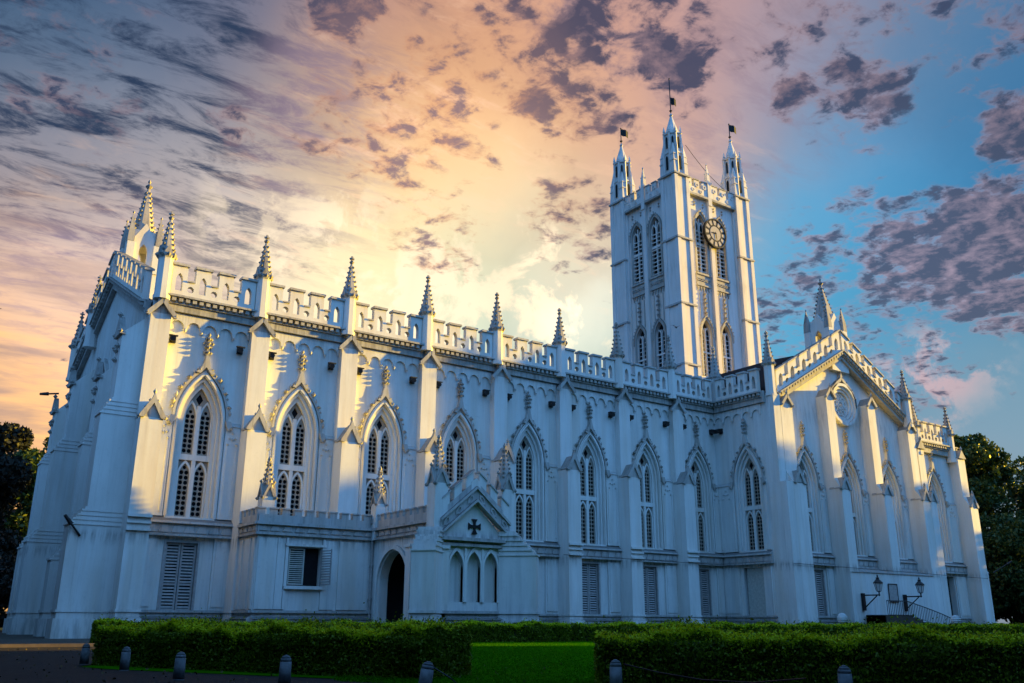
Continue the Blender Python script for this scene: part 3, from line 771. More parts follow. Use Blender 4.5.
# rose window
mb = MB()
for r0, r1, n0, n1 in ((1.80, 1.56, 0, .34), (1.56, 1.34, -.1, .20), (1.34, 1.10, -.3, .06)):
    mb.ring(G, circ(GA, 18.15, r0, 24), circ(GA, 18.15, r1, 24), n0, n1, True)
rw = mb.build('rose_window', MW, CATH)
mb = MB()
for k in range(10):
    a = 2 * math.pi * k / 10
    mb.ring(G, circ(GA + .68 * math.cos(a), 18.15 + .68 * math.sin(a), .25, 8), circ(GA + .68 * math.cos(a), 18.15 + .68 * math.sin(a), .18, 8), -.14, -.05, True)
    mb.lump(G, GA + .93 * math.cos(a + .3), -.10, 18.15 + .93 * math.sin(a + .3), .07)
mb.ring(G, circ(GA, 18.15, .40, 12), circ(GA, 18.15, .30, 12), -.14, -.02, True)
mb.lump(G, GA, -.10, 18.15, .2, .2)
mb.prism(G, circ(GA, 18.15, 1.21, 20), -.30, -.12)
mb.build('tracery', MW, rw)
mb = MB()
pts_o = [(GA - 1.75, 18.0), (GA - 1.72, 18.7), (GA - 1.35, 19.45), (GA - .7, 20.0), (GA - .2, 20.35), (GA, 20.9), (GA + .2, 20.35), (GA + .7, 20.0), (GA + 1.35, 19.45), (GA + 1.72, 18.7), (GA + 1.75, 18.0)]
pts_i = [(GA - 1.58, 18.0), (GA - 1.55, 18.65), (GA - 1.22, 19.32), (GA - .62, 19.8), (GA - .1, 20.1), (GA, 20.3), (GA + .1, 20.1), (GA + .62, 19.8), (GA + 1.22, 19.32), (GA + 1.55, 18.65), (GA + 1.58, 18.0)]
mb.ring(G, pts_o, pts_i, 0, .34)
for p_ in pts_o[1:-1]: mb.lump(G, p_[0], .28, p_[1] + .08, .12)
mb.box(G, GA - .07, GA + .07, 0, .2, 20.7, 21.4); mb.lump(G, GA, .15, 21.45, .16, .2)
mb.build('hood_mould', MC, rw)

def lantern(cx, cy, z0, name='gable_lantern', s=1.0):
    """open square lantern with corner pinnacles and a crocketed spire"""
    F = Fr((cx, cy, 0), (1, 0, 0), (0, -1, 0)); mb = MB(); h = 1.15 * s; q3 = .32 * s
    mb.box(F, -h - .15, h + .15, -h - .15, h + .15, z0 - 1.6, z0 + .15)
    for su in (-1, 1):
        for sn in (-1, 1):
            mb.box(F, su * h - q3, su * h + q3, sn * h - q3, sn * h + q3, z0 + .15, z0 + 2.1)
    zt = z0 + 2.5
    mb.box(F, -h + .1, h - .1, -h + .1, h - .1, z0 + 2.0, z0 + 3.1)
    for fr in (Fr((cx, cy - h, 0), (1, 0, 0), (0, -1, 0)), Fr((cx - h, cy, 0), (0, -1, 0), (-1, 0, 0)), Fr((cx + h, cy, 0), (0, 1, 0), (1, 0, 0)), Fr((cx, cy + h, 0), (-1, 0, 0), (0, 1, 0))):
        o_ = [(-h + .32, z0 + .15), (-h + .32, z0 + 3.0), (h - .32, z0 + 3.0), (h - .32, z0 + .15)]
        mb.prism(fr, [(-h + q3 * .9, z0 + .15), (-h + q3 * .9, z0 + 2.5), (0, z0 + 3.6), (h - q3 * .9, z0 + 2.5), (h - q3 * .9, z0 + .15)], -.2, .05, [arch(0, .36 * s, z0 + .3, z0 + 1.5, z0 + 2.1, 5)])
    la = mb.build(name, MB_, CATH)
    sp = MB()
    for su in (-1, 1):
        for sn in (-1, 1):
            c = F.at(su * (h + .05), su * 0 + sn * (h + .05))
            sp.frustum(c, 0, 0, .40 * s, .34 * s, z0 + 2.1, z0 + 2.9, 4, math.pi / 4); sp.frustum(c, 0, 0, .34 * s, .03, z0 + 2.9, z0 + 4.1, 4, math.pi / 4)
            for k in range(3): sp.lump(c, .2 - .05 * k, 0, z0 + 3.1 + .3 * k, .09); sp.lump(c, -.2 + .05 * k, 0, z0 + 3.1 + .3 * k, .09)
            sp.lump(c, 0, 0, z0 + 4.15, .09, .14)
    sp.frustum(F, 0, 0, h * .95, .07, z0 + 2.9, z0 + 6.5, 8, math.pi / 8)
    for k in range(9):
        z = z0 + 3.2 + .36 * k; rr = h * .95 * (1 - (z - z0 - 2.9) / 3.75) + .05
        for i in range(4):
            a = math.pi / 2 * i + math.pi / 4; sp.lump(F, rr * math.cos(a), rr * math.sin(a), z, .12, .13)
    sp.frustum(F, 0, 0, .12, .24, z0 + 6.45, z0 + 6.6, 8); sp.frustum(F, 0, 0, .24, .05, z0 + 6.6, z0 + 6.8, 8); sp.lump(F, 0, 0, z0 + 6.95, .12, .22)
    sp.build('crocketed_spire', MSp, la)
lantern(GA, TY + .75, 22.55, s=.85)
pinnacle(G, 44.15, .55)
pinnacle(G, GR + .1, .75, -.25)

# ---- low wing east of the transept
E0, E1 = 62.7, 69.3
wall_sheet(G, GR + .4, 70.4, 15.9, [66.2], shutters=[66.6]).build('east_wing_wall', MW, CATH)
window(G, 66.2, False)
wall_band(G, 63.2, 69.3); plinth(G, 63.2, 69.3); side_details(G, 63.2, 69.3, 66.2, top=False)
mb = MB(); dentils(mb, G, 63.2, 70.2, .30, 15.95); mb.box(G, 62.9, 70.4, 0, .3, 15.4, 16.32); mb.build('dentil_cornice', MC, CATH)
mb = MB(); cp = Cap(mb); parapet(mb, G, 63.9, 68.9, .45, 16.3, 5, cp); mb.build('parapet', [MB_, MD], CATH)
for u, w, H in ((63.35, .5, 15.4), (69.9, .62, 15.2)):
    cb = corner_butt(G, u, w, 1.45, .9, H); g2 = MB(); mk_gablet(g2, G.at(u), 1.45, .9); g2.build('gablet', MC, cb)
    mb = MB(); mb.prism(G.at(u), [(-.6, H), (0, H + .8), (.6, H)], -.1, 1.05); mb.lump(G.at(u), 0, 1.0, H + .9, .14, .26); mb.build('cap', MC, cb)
pinnacle(G, 63.45, .55, -2.5); pinnacle(G, 69.3, .35, -2.55)
# east end buttress turned to the east, stepping down
EE = Fr((70.4, TY, 0), (0, 1, 0), (1, 0, 0))
mb = MB()
mb.box(EE, -.4, .9, 0, 1.4, 0, 10.6); mb.box(EE, -.36, .86, 0, .8, 10.6, 14.8); mb.box(EE, -.45, .95, 0, 2.2, 0, 5.2)
mb.hull(EE, [(-.4, 0, 10.6), (.9, 0, 10.6), (.9, 1.5, 10.6), (-.4, 1.5, 10.6)], [(-.37, 0, 11.6), (.87, 0, 11.6), (.87, .81, 11.6), (-.37, .81, 11.6)])
mb.hull(EE, [(-.45, 0, 5.2), (.95, 0, 5.2), (.95, 2.3, 5.2), (-.45, 2.3, 5.2)], [(-.42, 0, 6.0), (.92, 0, 6.0), (.92, 1.42, 6.0), (-.42, 1.42, 6.0)])
mb.box(EE, -.5, 1.0, 0, 2.35, 0, 1.0)
mb.build('buttress', MB_, CATH)
mb = MB(); mb.box(WORLD, 44.4, 70.4, -4.1, 26, 0, 15.8); mb.box(WORLD, 44.4, 62.4, -4.1, 26, 15.8, 17.2); mb.split('inner_core', MDark, CATH)

# ---- west front
Wf = Fr((0, .5, 0), (0, 1, 0), (-1, 0, 0))       # u runs north, n runs west
WA, WH = 10.3, 9.4; wk = 4.2 / WH
wins = [arch(WA, 2.3, 5.5, 11.5, 16.2, 8)]
mb = MB(); mb.prism(Wf, [(-.3, 0), (-.3, 17.4), (WA - WH, 17.4), (WA, 21.6), (WA + WH, 17.4), (20.8, 17.4), (20.8, 0)], -.5, 0, wins); mb.build('west_wall', MW, CATH)
mb = MB(); mb.prism(Wf, arch(WA, 2.4, 5.4, 11.5, 16.3, 8), -.45, -.4); 
ww = MB(); 
for q in (0, 1): ww.ring(Wf, arch(WA, 2.5 - q * .2, 5.5, 11.5, 16.5 - .25 * q, 8), arch(WA, 2.3 - q * .2, 5.5, 11.5, 16.25 - .25 * q, 8), -.3, .2 - .2 * q)
for q in (-1.4, -.7, 0, .7, 1.4): ww.box(Wf, WA + q - .07, WA + q + .07, -.4, -.2, 5.5, 14.8)
wwo = ww.build('west_window', MW, CATH); mb.build('glass', MGlass, wwo)
def west_butt(u, w, l0, l1, l2, z1=5.3, z2=10.9, z3=15.6):
    mb = MB()
    for (a, b_, n_) in ((0, z1, l0), (z1, z2, l1), (z2, z3, l2)): mb.box(Wf, u - w, u + w, -.1, n_, a, b_)
    for z, na, nb in ((z1, l0, l1), (z2, l1, l2)):
        for k in range(4):     # weathering in small steps
            f0, f1 = k / 4, (k + 1) / 4
            mb.box(Wf, u - w - .04, u + w + .04, -.1, na + (nb - na) * f0 + .06, z + .22 * k, z + .22 * k + .10)
            mb.box(Wf, u - w - .012, u + w + .012, -.08, na + (nb - na) * (f0 + f1) / 2, z + .22 * k + .10, z + .22 * (k + 1))
    mb.box(Wf, u - w - .08, u + w + .08, -.1, l0 + .12, 0, .9); mb.box(Wf, u - w - .04, u + w + .04, -.1, l0 + .06, 1.2, 1.32)
    mb.hull(Wf, [(u - w, -.1, z3), (u + w, -.1, z3), (u + w, l2, z3), (u - w, l2, z3)], [(u - w, -.1, z3 + 1.2), (u + w, -.1, z3 + 1.2), (u + w, 0.05, z3 + 1.2), (u - w, .05, z3 + 1.2)])
    o = mb.build('buttress', MB_, CATH)
    c = MB()
    F2 = Wf.at(u, l2, 0)
    c.prism(F2, [(-w - .1, z3 - .1), (0, z3 + 1.0), (w + .1, z3 - .1)], -.15, .15)
    for dx, z in ((0, z3 + 1.1), (-w, z3 + .05), (w, z3 + .05), (0, z3 - .9), (-.3, z3 - .7), (.3, z3 - .7), (0, z3 - 1.4)): c.lump(F2, dx, .1, z, .16, .18)
    c.build('cap', MC, o)
west_butt(.45, .62, 2.55, 1.85, 1.35, z3=15.3)
west_butt(6.2, .55, 2.2, 1.5, 1.1, z1=3.9, z2=10.2, z3=14.2)
west_butt(13.6, .62, 2.5, 1.8, 1.3, z3=15.3)
west_butt(19.6, .62, 2.0, 1.6, 1.2, z3=14.6)
for (a, b_, k, u0) in ((WA - WH - .5, WA, wk, WA - WH), (WA, WA + WH + .5, -wk, WA + WH)):
    Fs = Wf.sh(k, u0)
    mb = MB(); dentils(mb, Fs, a, b_, .30, 17.35); mb.box(Fs, a, b_, -.1, .3, 16.95, 17.72); mb.build('raking_cornice', MC, CATH)
    mb = MB(); cp = Cap(mb); parapet(mb, Fs, a + .2, b_ - .2, .45, 17.7, 7, cp); mb.build('parapet', [MB_, MD], CATH)
lantern(1.05, .5 + WA, 22.15, s=.72)
pinnacle(Wf, 15.0, .35, .9); pinnacle(Wf, 19.9, .35, -.4)
mb = MB(); mb.box(WORLD, .5, 44.4, 1.0, 21.2, 0, 17.2); mb.split('inner_core', MDark, CATH)
mb = MB(); mb.box(WORLD, -.0, 44, 21.2, 21.6, 0, 17.4); mb.box(WORLD, 44, 70.4, 26, 26.4, 0, 15.8); mb.box(WORLD, 70.0, 70.4, -4.1, 26, 0, 15.8); mb.split('rear_wall', MW, CATH)
# roofs
mb = MB()
mb.prism(Fr((0, 0, 0), (0, 1, 0), (1, 0, 0)), [(.9, 17.3), (.9, 17.7), (10.8, 20.6), (21.2, 17.7), (21.2, 17.3)], .6, 53)
mb.build('nave_roof', MRoof, CATH)
mb = MB(); mb.prism(Fr((0, 0, 0), (1, 0, 0), (0, 1, 0)), [(44.9, 17.3), (44.9, 18.45), (45.7, 20.75), (GA, 23.1), (62.2, 18.4), (62.2, 17.3)], TY + .3, 26)
mb.build('transept_roof', MRoof, CATH)
mb = MB(); mb.prism(Fr((0, 0, 0), (1, 0, 0), (0, 1, 0)), [(62.2, 15.8), (62.2, 17.2), (70, 16.0), (70, 15.8)], TY + .3, 26); mb.build('wing_roof', MRoof, CATH)

# ------------------------------------------------------------------ the clock tower
X0, X1, Y0, Y1 = 47.80, 58.4, 7.0, 16.25
TW = 1.80
cx_, cy_ = (X0 + X1) / 2, (Y0 + Y1) / 2
mb = MB(); mb.box(WORLD, X0 + .9, X1 - .9, Y0 + .9, Y1 - .9, 0, 41.3); mb.build('tower_core', MDark, CATH)
def tower_face(F, W_, cs):
    """F: u from left turret edge, n=0 at the turret face; wall stands back .45"""
    a, b_ = TW, W_ - TW
    mb = MB(); H = []
    for c in cs:
        H.append(arch(c, .70, 33.2, 38.1, 39.4, 6)); H.append(arch(c, .68, 22.8, 27.0, 28.4, 6))
    mb.prism(F, [(a - .1, 16), (a - .1, 41.3), (b_ + .1, 41.3), (b_ + .1, 16)], -.9, -.45, H)
    mid = (cs[0] + cs[1]) / 2
    mb.box(F, mid - .24, mid + .24, -.45, -.12, 16, 40.6)      # central pilaster
    for c in (a + .16, b_ - .16): mb.box(F, c - .16, c + .16, -.45, -.25, 16, 41)
    w = mb.build('tower_wall', MT, CATH)
    # ornament: string courses, panels, hoods, finials
    o_ = MB()
    for z in (41.2,): o_.box(F, a - .05, b_ + .05, -.5, -.05, z, z + .22)
    for c in cs:
        o_.box(F, c - .95, c + .95, -.45, -.22, 32.9, 33.1)
        o_.box(F, c - .92, c + .92, -.45, -.33, 31.9, 32.9); o_.box(F, c - .95, c + .95, -.45, -.25, 31.75, 31.9)
        for k in range(5):
            q = c - .74 + .37 * k
            o_.ring(F, circ(q, 32.4, .17, 6), circ(q, 32.4, .10, 6), -.33, -.26, True)
            o_.prism(F, [(q - .13, 31.7), (q, 31.25), (q + .13, 31.7)], -.45, -.33)
        for zs, za, w_, zb in ((38.1, 39.4, .70, 33.2), (27.0, 28.4, .68, 22.8)):
            o_.ring(F, arch(c, w_ + .16, zb, zs, za + .25, 6), arch(c, w_, zb, zs, za, 6), -.45, -.30)
            hh = arch(c, w_ + .26, zs - .3, zs, za + .42, 6)
            o_.ring(F, hh, arch(c, w_ + .17, zs - .3, zs, za + .28, 6), -.45, -.22)
            for p_ in hh[2:-2]: o_.lump(F, p_[0], -.22, p_[1] + .05, .09)
        o_.box(F, c - .05, c + .05, -.45, -.28, 28.7, 31.2)
        for z, r in ((29.1, .14), (29.6, .12), (30.1, .2), (30.5, .12), (31.0, .1)):
            for s_ in (-1, 1): o_.lump(F, c + s_ * r, -.30, z, .12)
            o_.lump(F, c, -.24, z, .12)
        for q in (-.6, .6):
            for z in (40.3, 40.6): o_.lump(F, c + q, -.42, z, .14, .12)
            o_.box(F, c + q - .05, c + q + .05, -.45, -.40, 28.4, 31.2)
    o_.build('carved_band', MC, w)
    for c in cs:
        lv = MB()
        lv.box(F, c - .06, c + .06, -.72, -.5, 33.2, 39.0)
        for zs_ in (36.2,): lv.box(F, c - .7, c + .7, -.74, -.52, zs_ - .1, zs_ + .1)
        for cu in (c - .36, c + .36): lv.ring(F, arch(cu, .34, 37.3, 38.0, 38.75, 4), arch(cu, .25, 37.3, 38.0, 38.55, 4), -.72, -.54)
        z = 33.35
        while z < 37.9:
            lv.hull(F, [(c - .70, -.66, z + .05), (c + .70, -.66, z + .05), (c + .70, -.52, z), (c - .70, -.52, z)], [(c - .70, -.66, z + .14), (c + .70, -.66, z + .14), (c + .70, -.52, z + .09), (c - .70, -.52, z + .09)])
            z += .42
        l_ = lv.build('louvred_window', MT, CATH)
        gg = MB(); gg.box(F, c - .7, c + .7, -.92, -.80, 33.2, 39.4); gg.build('dark_opening', MDark, l_)
        fw_ = MB(); fw_.box(F, c - .05, c + .05, -.72, -.52, 22.8, 27.6); fw_.box(F, c - .68, c + .68, -.72, -.55, 25.1, 25.25)
        for cu in (c - .35, c + .35): fw_.ring(F, arch(cu, .33, 22.8, 27.0, 27.75, 4), arch(cu, .27, 22.8, 27.0, 27.6, 4), -.74, -.6)
        z = 23.1
        while z < 27.2: fw_.box(F, c - .66, c + .66, -.70, -.66, z, z + .05); z += .42
        fo = fw_.build('tower_window', MT, CATH)
        gg = MB(); gg.box(F, c - .68, c + .68, -.92, -.80, 22.8, 28.4); gg.build('glass', MGlass, fo)
    # battlement
    bt = MB(); cp = Cap(bt)
    for (p, q) in ((a, mid - .3), (mid + .3, b_)):
        n_ = 3; gap = .34; ww_ = (q - p - gap * (n_ - 1)) / n_; z = 41.42; poly = [(p, z)]; H = []
        for i in range(n_):
            aa = p + i * (ww_ + gap)
            poly += ([(aa, z + 1.55)] if i == 0 else [(aa, z + .75), (aa, z + 1.55)]) + [(aa + ww_, z + 1.55)]
            cp.box(F, aa - .04, aa + ww_ + .04, -.54, -.10, z + 1.55, z + 1.66)
            if i < n_ - 1: poly += [(aa + ww_, z + .75)]; bt.ring(F, circ(aa + ww_ + gap / 2, z + .38, .2, 6), circ(aa + ww_ + gap / 2, z + .38, .12, 6), -.16, -.11, True)
            bt.ring(F, circ(aa + ww_ / 2, z + 1.0, .26, 6), circ(aa + ww_ / 2, z + 1.0, .14, 6), -.16, -.10, True)
        poly += [(q, z)]
        bt.prism(F, poly, -.48, -.16)
    bt.build('tower_battlement', [MT, MD], CATH)
    # middle pinnacle
    pm = MB(); Fm = F.at(mid, -.3)
    pm.frustum(Fm, 0, 0, .36, .34, 40.6, 43.1, 4, math.pi / 4); pm.frustum(Fm, 0, 0, .30, .26, 43.1, 43.9, 4, math.pi / 4); pm.frustum(Fm, 0, 0, .26, .05, 43.9, 45.2, 4, math.pi / 4)
    for s1 in (-1, 1):
        for s2 in (-1, 1): pm.lump(Fm, .28 * s1, .28 * s2, 43.15, .1, .28); pm.lump(Fm, .17 * s1, .17 * s2, 44.2, .07, .1)
    pm.lump(Fm, 0, 0, 45.25, .12, .2)
    pm.build('small_pinnacle', MT, CATH)
FS = Fr((X0, Y0, 0), (1, 0, 0), (0, -1, 0)); FWs = Fr((X0, Y1, 0), (0, -1, 0), (-1, 0, 0))
FN = Fr((X1, Y1, 0), (-1, 0, 0), (0, 1, 0)); FE = Fr((X1, Y0, 0), (0, 1, 0), (1, 0, 0))
tower_face(FS, X1 - X0, (51.40 - X0, 54.15 - X0))
tower_face(FWs, Y1 - Y0, (Y1 - 12.95, Y1 - 10.35))
for F_, W_ in ((FN, X1 - X0), (FE, Y1 - Y0)): tower_face(F_, W_, (W_ / 2 - 1.4, W_ / 2 + 1.4))

def turret(cx, cy, pole, flag=True):
    F = Fr((cx, cy, 0), (1, 0, 0), (0, -1, 0)); h = TW / 2
    mb = MB()
    lv = [(14, 23.4, .06), (23.4, 29.3, .04), (29.3, 36.0, .02), (36.0, 42.8, 0.0)]
    for z0, z1, d in lv:
        mb.box(F, -h - d, h + d, -h - d, h + d, z0, z1)
        for su in (-1, 1):
            for sn in (-1, 1):
                c0, c1 = sorted((su * (h + d - .34), su * (h + d + .10))); e0, e1 = sorted((sn * (h + d - .34), sn * (h + d + .10)))
                mb.box(F, c0, c1, e0, e1, z0, z1 - .02)
    sc_ = Cap(mb)
    for z in (23.4, 29.3, 36.0, 42.8):
        sc_.box(F, -h - .20, h + .20, -h - .20, h + .20, z - .09, z + .09)
    mb.build('corner_turret', [MT, MD], CATH)
    L_ = MB(); r = .95
    L_.frustum(F, 0, 0, r, r * .96, 42.89, 45.3, 8, math.pi / 8)
    L_.frustum(F, 0, 0, r * 1.05, r * 1.05, 45.2, 45.35, 8, math.pi / 8)
    L_.frustum(F, 0, 0, r * .90, r * .84, 45.35, 47.5, 8, math.pi / 8); L_.frustum(F, 0, 0, .92, .92, 47.4, 47.6, 8, math.pi / 8)
    for i in range(8):
        a = math.pi / 4 * i + math.pi / 8
        L_.frustum(F, .98 * math.cos(a), .98 * math.sin(a), .13, .10, 42.89, 45.9, 4, a); L_.frustum(F, .98 * math.cos(a), .98 * math.sin(a), .12, .02, 45.9, 46.5, 4, a)
        L_.frustum(F, .88 * math.cos(a), .88 * math.sin(a), .13, .10, 45.35, 47.75, 4, a); L_.frustum(F, .86 * math.cos(a), .86 * math.sin(a), .15, .02, 47.75, 48.35, 4, a)
        L_.lump(F, .90 * math.cos(a), .90 * math.sin(a), 47.5, .17, .15)
    for s1 in (-1, 1):
        for s2 in (-1, 1):
            c = F.at(s1 * (h - .22), s2 * (h - .22))
            L_.frustum(c, 0, 0, .42, .33, 42.89, 44.9, 4, math.pi / 4); L_.frustum(c, 0, 0, .44, .44, 44.2, 44.32, 4, math.pi / 4); L_.frustum(c, 0, 0, .38, .38, 44.9, 45.0, 4, math.pi / 4)
            L_.frustum(c, 0, 0, .32, .05, 45.0, 46.2, 4, math.pi / 4); L_.lump(c, 0, 0, 46.05, .08, .14)
    L_.frustum(F, 0, 0, .74, .10, 47.6, 49.75, 8, math.pi / 8)
    L_.frustum(F, 0, 0, .10, .2, 49.65, 49.8, 8); L_.frustum(F, 0, 0, .2, .06, 49.8, 50.05, 8)
    la = L_.build('turret_lantern', MT, CATH)
    sl_ = MB()
    for i in range(8):
        a = math.pi / 4 * i
        Fz = Fr((cx, cy, 0), (-math.sin(a), math.cos(a), 0), (math.cos(a), math.sin(a), 0))
        sl_.prism(Fz, arch(0, .13, 43.4, 44.7, 44.95, 3), .90, .935); sl_.prism(Fz, arch(0, .09, 45.8, 46.9, 47.1, 3), .80, .855)
    sl_.split('slit_opening', MDark, la, .01)
    pl = MB(); pl.tube((cx, cy, 49.95), (cx, cy, 49.95 + pole), .055, 6); pl.lump(F, 0, 0, 50.35, .2, .12); pl.lump(F, 0, 0, 50.0 + pole, .1, .12)
    po = pl.build('flagpole', MIron, CATH)
    fg = MB(); d = Vector((.86, -.35, 0)).normalized() if pole < 3 else Vector((.75, -.5, 0)).normalized()
    z1 = 51.95 if pole < 3 else 52.0
    cols = 6; P_ = []
    for i in range(cols + 1):
        o = Vector((cx, cy, 0)) + d * (.06 + i * (.13 if pole < 3 else .09)) + Vector((-d.y, d.x, 0)) * .09 * math.sin(i * 1.3)
        P_ += [o + Vector((0, 0, z1 - .05 * i)), o + Vector((0, 0, z1 - .85 - .04 * i)), o + Vector((-d.y * .02, d.x * .02, z1 - .05 * i)), o + Vector((-d.y * .02, d.x * .02, z1 - .85 - .04 * i))]
    fs = []
    for i in range(cols):
        b_ = 4 * i; fs += [(b_, b_ + 4, b_ + 5, b_ + 1), (b_ + 2, b_ + 3, b_ + 7, b_ + 6), (b_, b_ + 2, b_ + 6, b_ + 4), (b_ + 1, b_ + 5, b_ + 7, b_ + 3)]
    fg.add(P_, fs); fg.build('flag', MFlag, po)
h_ = TW / 2
turret(X0 + h_, Y0 + h_, 4.1); turret(X1 - h_, Y0 + h_, 1.9); turret(X0 + h_, Y1 - h_, 1.9); turret(X1 - h_, Y1 - h_, 1.9)
mb = MB(); mb.box(WORLD, X0 + 1, X1 - 1, Y0 + 1, Y1 - 1, 41.3, 41.6); mb.build('tower_roof', MRoof, CATH)
# clock on the south face
CF = Fr((53.0, Y0, 37.6), (1, 0, 0), (0, -1, 0))
ck = MB(); ck.prism(CF, circ(0, 0, 1.52, 32), -.15, .10); clock = ck.build('clock', MIron, CATH)
d_ = MB()
d_.prism(CF, circ(0, 0, .74, 24), .10, .13)
for k in range(12):
    a = 2 * math.pi * k / 12
    c, s_ = math.cos(a), math.sin(a)
    q = [(.90, -.12), (1.34, -.22), (1.38, 0), (1.34, .22), (.90, .12)]
    d_.prism(CF, [(x * c - y * s_, x * s_ + y * c) for x, y in q], .10, .125)
d_.build('dial', MDial, clock)
r_ = MB(); r_.ring(CF, circ(0, 0, 1.56, 32), circ(0, 0, 1.44, 32), .02, .18, True); r_.build('bezel', MIron, clock)
def hand(ang, ln, w, n):
    hb = MB(); c, s_ = math.sin(ang), math.cos(ang)
    hb.prism(CF, [(x * s_ + y * c, -x * c + y * s_) for x, y in ((-w, -.15), (-w, ln * .6), (0, ln), (w, ln * .6), (w, -.15))], n, n + .02)
    hb.build('clock_hand', MIron, clock)
hand(R(268), .62, .07, .14); hand(R(170), .72, .045, .17)
# lightning conductor
lc = MB(); A_ = Vector((X0 + 2.1, Y0 + .3, 46.6)); B_ = Vector((56.6, Y0 + .4, 42.9))
for i in range(8):
    f0, f1 = i / 8, (i + 1) / 8; g = lambda f: A_.lerp(B_, f) + Vector((0, 0, -.5 * math.sin(math.pi * f)))
    lc.tube(g(f0), g(f1), .025, 4)
lc.build('conductor_cable', MIron, CATH)

# ------------------------------------------------------------------ the south porch with its side room
PX0, PX1, PY = 12.0, 16.1, -10.1
A = Fr((0, -3.3, 0), (1, 0, 0), (0, -1, 0))       # side room, south face
AW = Fr((5.55, 0, 0), (0, -1, 0), (-1, 0, 0))      # its west face (u = -y)
def low_entab(F, u0, u1, zc=5.0, mer=True, batt=True):
    """cornice with sunk frieze and a small battlement, z of the lower fillet = zc"""
    mb = MB()
    mb.box(F, u0, u1, 0, .16, zc, zc + .12); mb.box(F, u0, u1, 0, .08, zc + .12, zc + .5)
    mb.box(F, u0, u1, 0, .24, zc + .5, zc + .64)
    k = max(2, int((u1 - u0) / .62)); st_ = (u1 - u0) / k
    for i in range(k):
        a = u0 + st_ * i
        mb.prism(F, [(a + .06, zc + .2), (a + st_ - .06, zc + .2), (a + st_ * .75, zc + .42), (a + st_ * .25, zc + .42)], .08, .13)
    if batt:
        mb.box(F, u0, u1, -.22, .06, zc + .64, zc + 1.02)
        k = max(3, int((u1 - u0) / .62)); st_ = (u1 - u0) / k
        for i in range(k):
            a = u0 + st_ * i
            mb.box(F, a, a + st_ * .62, -.22, .06, zc + 1.02, zc + 1.30); mb.box(F, a - .02, a + st_ * .66, -.25, .10, zc + 1.30, zc + 1.37)
    return mb.build('porch_cornice', MD, CATH)
win_hole = [(7.25, 2.55), (7.25, 4.45), (9.0, 4.45), (9.0, 2.55)]
mb = MB(); mb.prism(A, [(5.55, 0), (5.55, 5.2), (12.05, 5.2), (12.05, 0)], -.35, 0, [win_hole])
mb.prism(AW, [(-.5, 0), (-.5, 5.2), (2.95, 5.2), (2.95, 0)], -.35, 0)
mb.box(WORLD, 5.6, 12.0, -3.0, .45, 5.3, 5.55)
mb.build('side_room_wall', MW, CATH)
mb = MB()
for a, b_ in ((5.62, 6.6), (6.62, 7.02), (9.2, 9.8), (10.0, 11.7)): mb.box(A, a, b_, 0, .06, 1.4, 4.85)
for a, b_ in ((7.05, 7.18), (9.06, 9.2)): mb.box(A, a, b_, 0, .1, 1.4, 4.9)
mb.box(A, 7.05, 9.2, 0, .2, 2.38, 2.52); mb.box(A, 7.0, 9.25, 0, .14, 4.5, 4.62)
for a, b_ in ((.9, 1.4), (1.7, 2.5), (2.8, 3.2)): mb.box(AW, a, b_, 0, .07, 1.4, 4.85)
mb.split('wall_panel', MW, CATH)
low_entab(A, 5.4, 12.0); low_entab(AW, .75, 3.45)
plinth(A, 5.5, 12.0); plinth(AW, .8, 3.3)
# window of the side room, one leaf open
w_ = MB(); w_.box(A, 7.25, 9.0, -.34, -.30, 2.55, 4.45); wo_ = w_.build('side_room_window', MDark, CATH)
s_ = MB()
for a in (7.30, 8.08): s_.box(A, a, a + .06, -.12, -.06, 2.6, 4.4)
for z in (2.6, 3.5, 4.34): s_.box(A, 7.36, 8.08, -.12, -.07, z, z + .07)
z = 2.72
while z < 4.3: s_.box(A, 7.36, 8.08, -.11, -.08, z, z + .05); z += .1
s_.build('shutter_leaf', MShutG, wo_)
s_ = MB(); FL = Fr(A.p(9.0, .02, 0), (.35, -1, 0), (1, .35, 0))
s_.box(FL, 0, .06, 0, .05, 2.6, 4.4); s_.box(FL, .72, .78, 0, .05, 2.6, 4.4)
z = 2.6
while z < 4.4: s_.box(FL, .06, .72, .01, .04, z, z + .06); z += .13
s_.build('shutter_leaf', MShut, wo_)
# porch: west wall with the carriage arch
PW = Fr((PX0, 0, 0), (0, -1, 0), (-1, 0, 0))
PE = Fr((PX1, 0, 0), (0, -1, 0), (1, 0, 0))
car = arch(5.75, 1.55, 0.0, 2.7, 4.35, 9)
mb = MB()
for F_ in (PW, PE): mb.prism(F_, [(3.3, 0), (3.3, 5.2), (10.1, 5.2), (10.1, 0)], -.5, 0, [[(x, max(z, .01)) for x, z in car]])
PS = Fr((0, PY, 0), (1, 0, 0), (0, -1, 0))
l3 = [arch(c, .40, 1.75, 3.4, 4.15, 5) for c in (13.05, 14.05, 15.05)]
mb.prism(PS, [(PX0, 0), (PX0, 4.6), (14.05, 6.55), (PX1, 4.6), (PX1, 0)], -.5, 0, l3)
mb.box(WORLD, PX0, PX1, PY + .1, 0, 5.0, 5.2)
pw = mb.build('porch_wall', MW, CATH)
mb = MB(); mb.box(PS, 12.55, 15.55, -.42, -.34, 1.7, 4.2); mb.build('blind_panel', MW, pw)
mb = MB()
for c in (13.05, 14.05, 15.05):
    mb.ring(PS, arch(c, .48, 1.75, 3.4, 4.35, 5), arch(c, .40, 1.75, 3.4, 4.15, 5), -.2, .07)
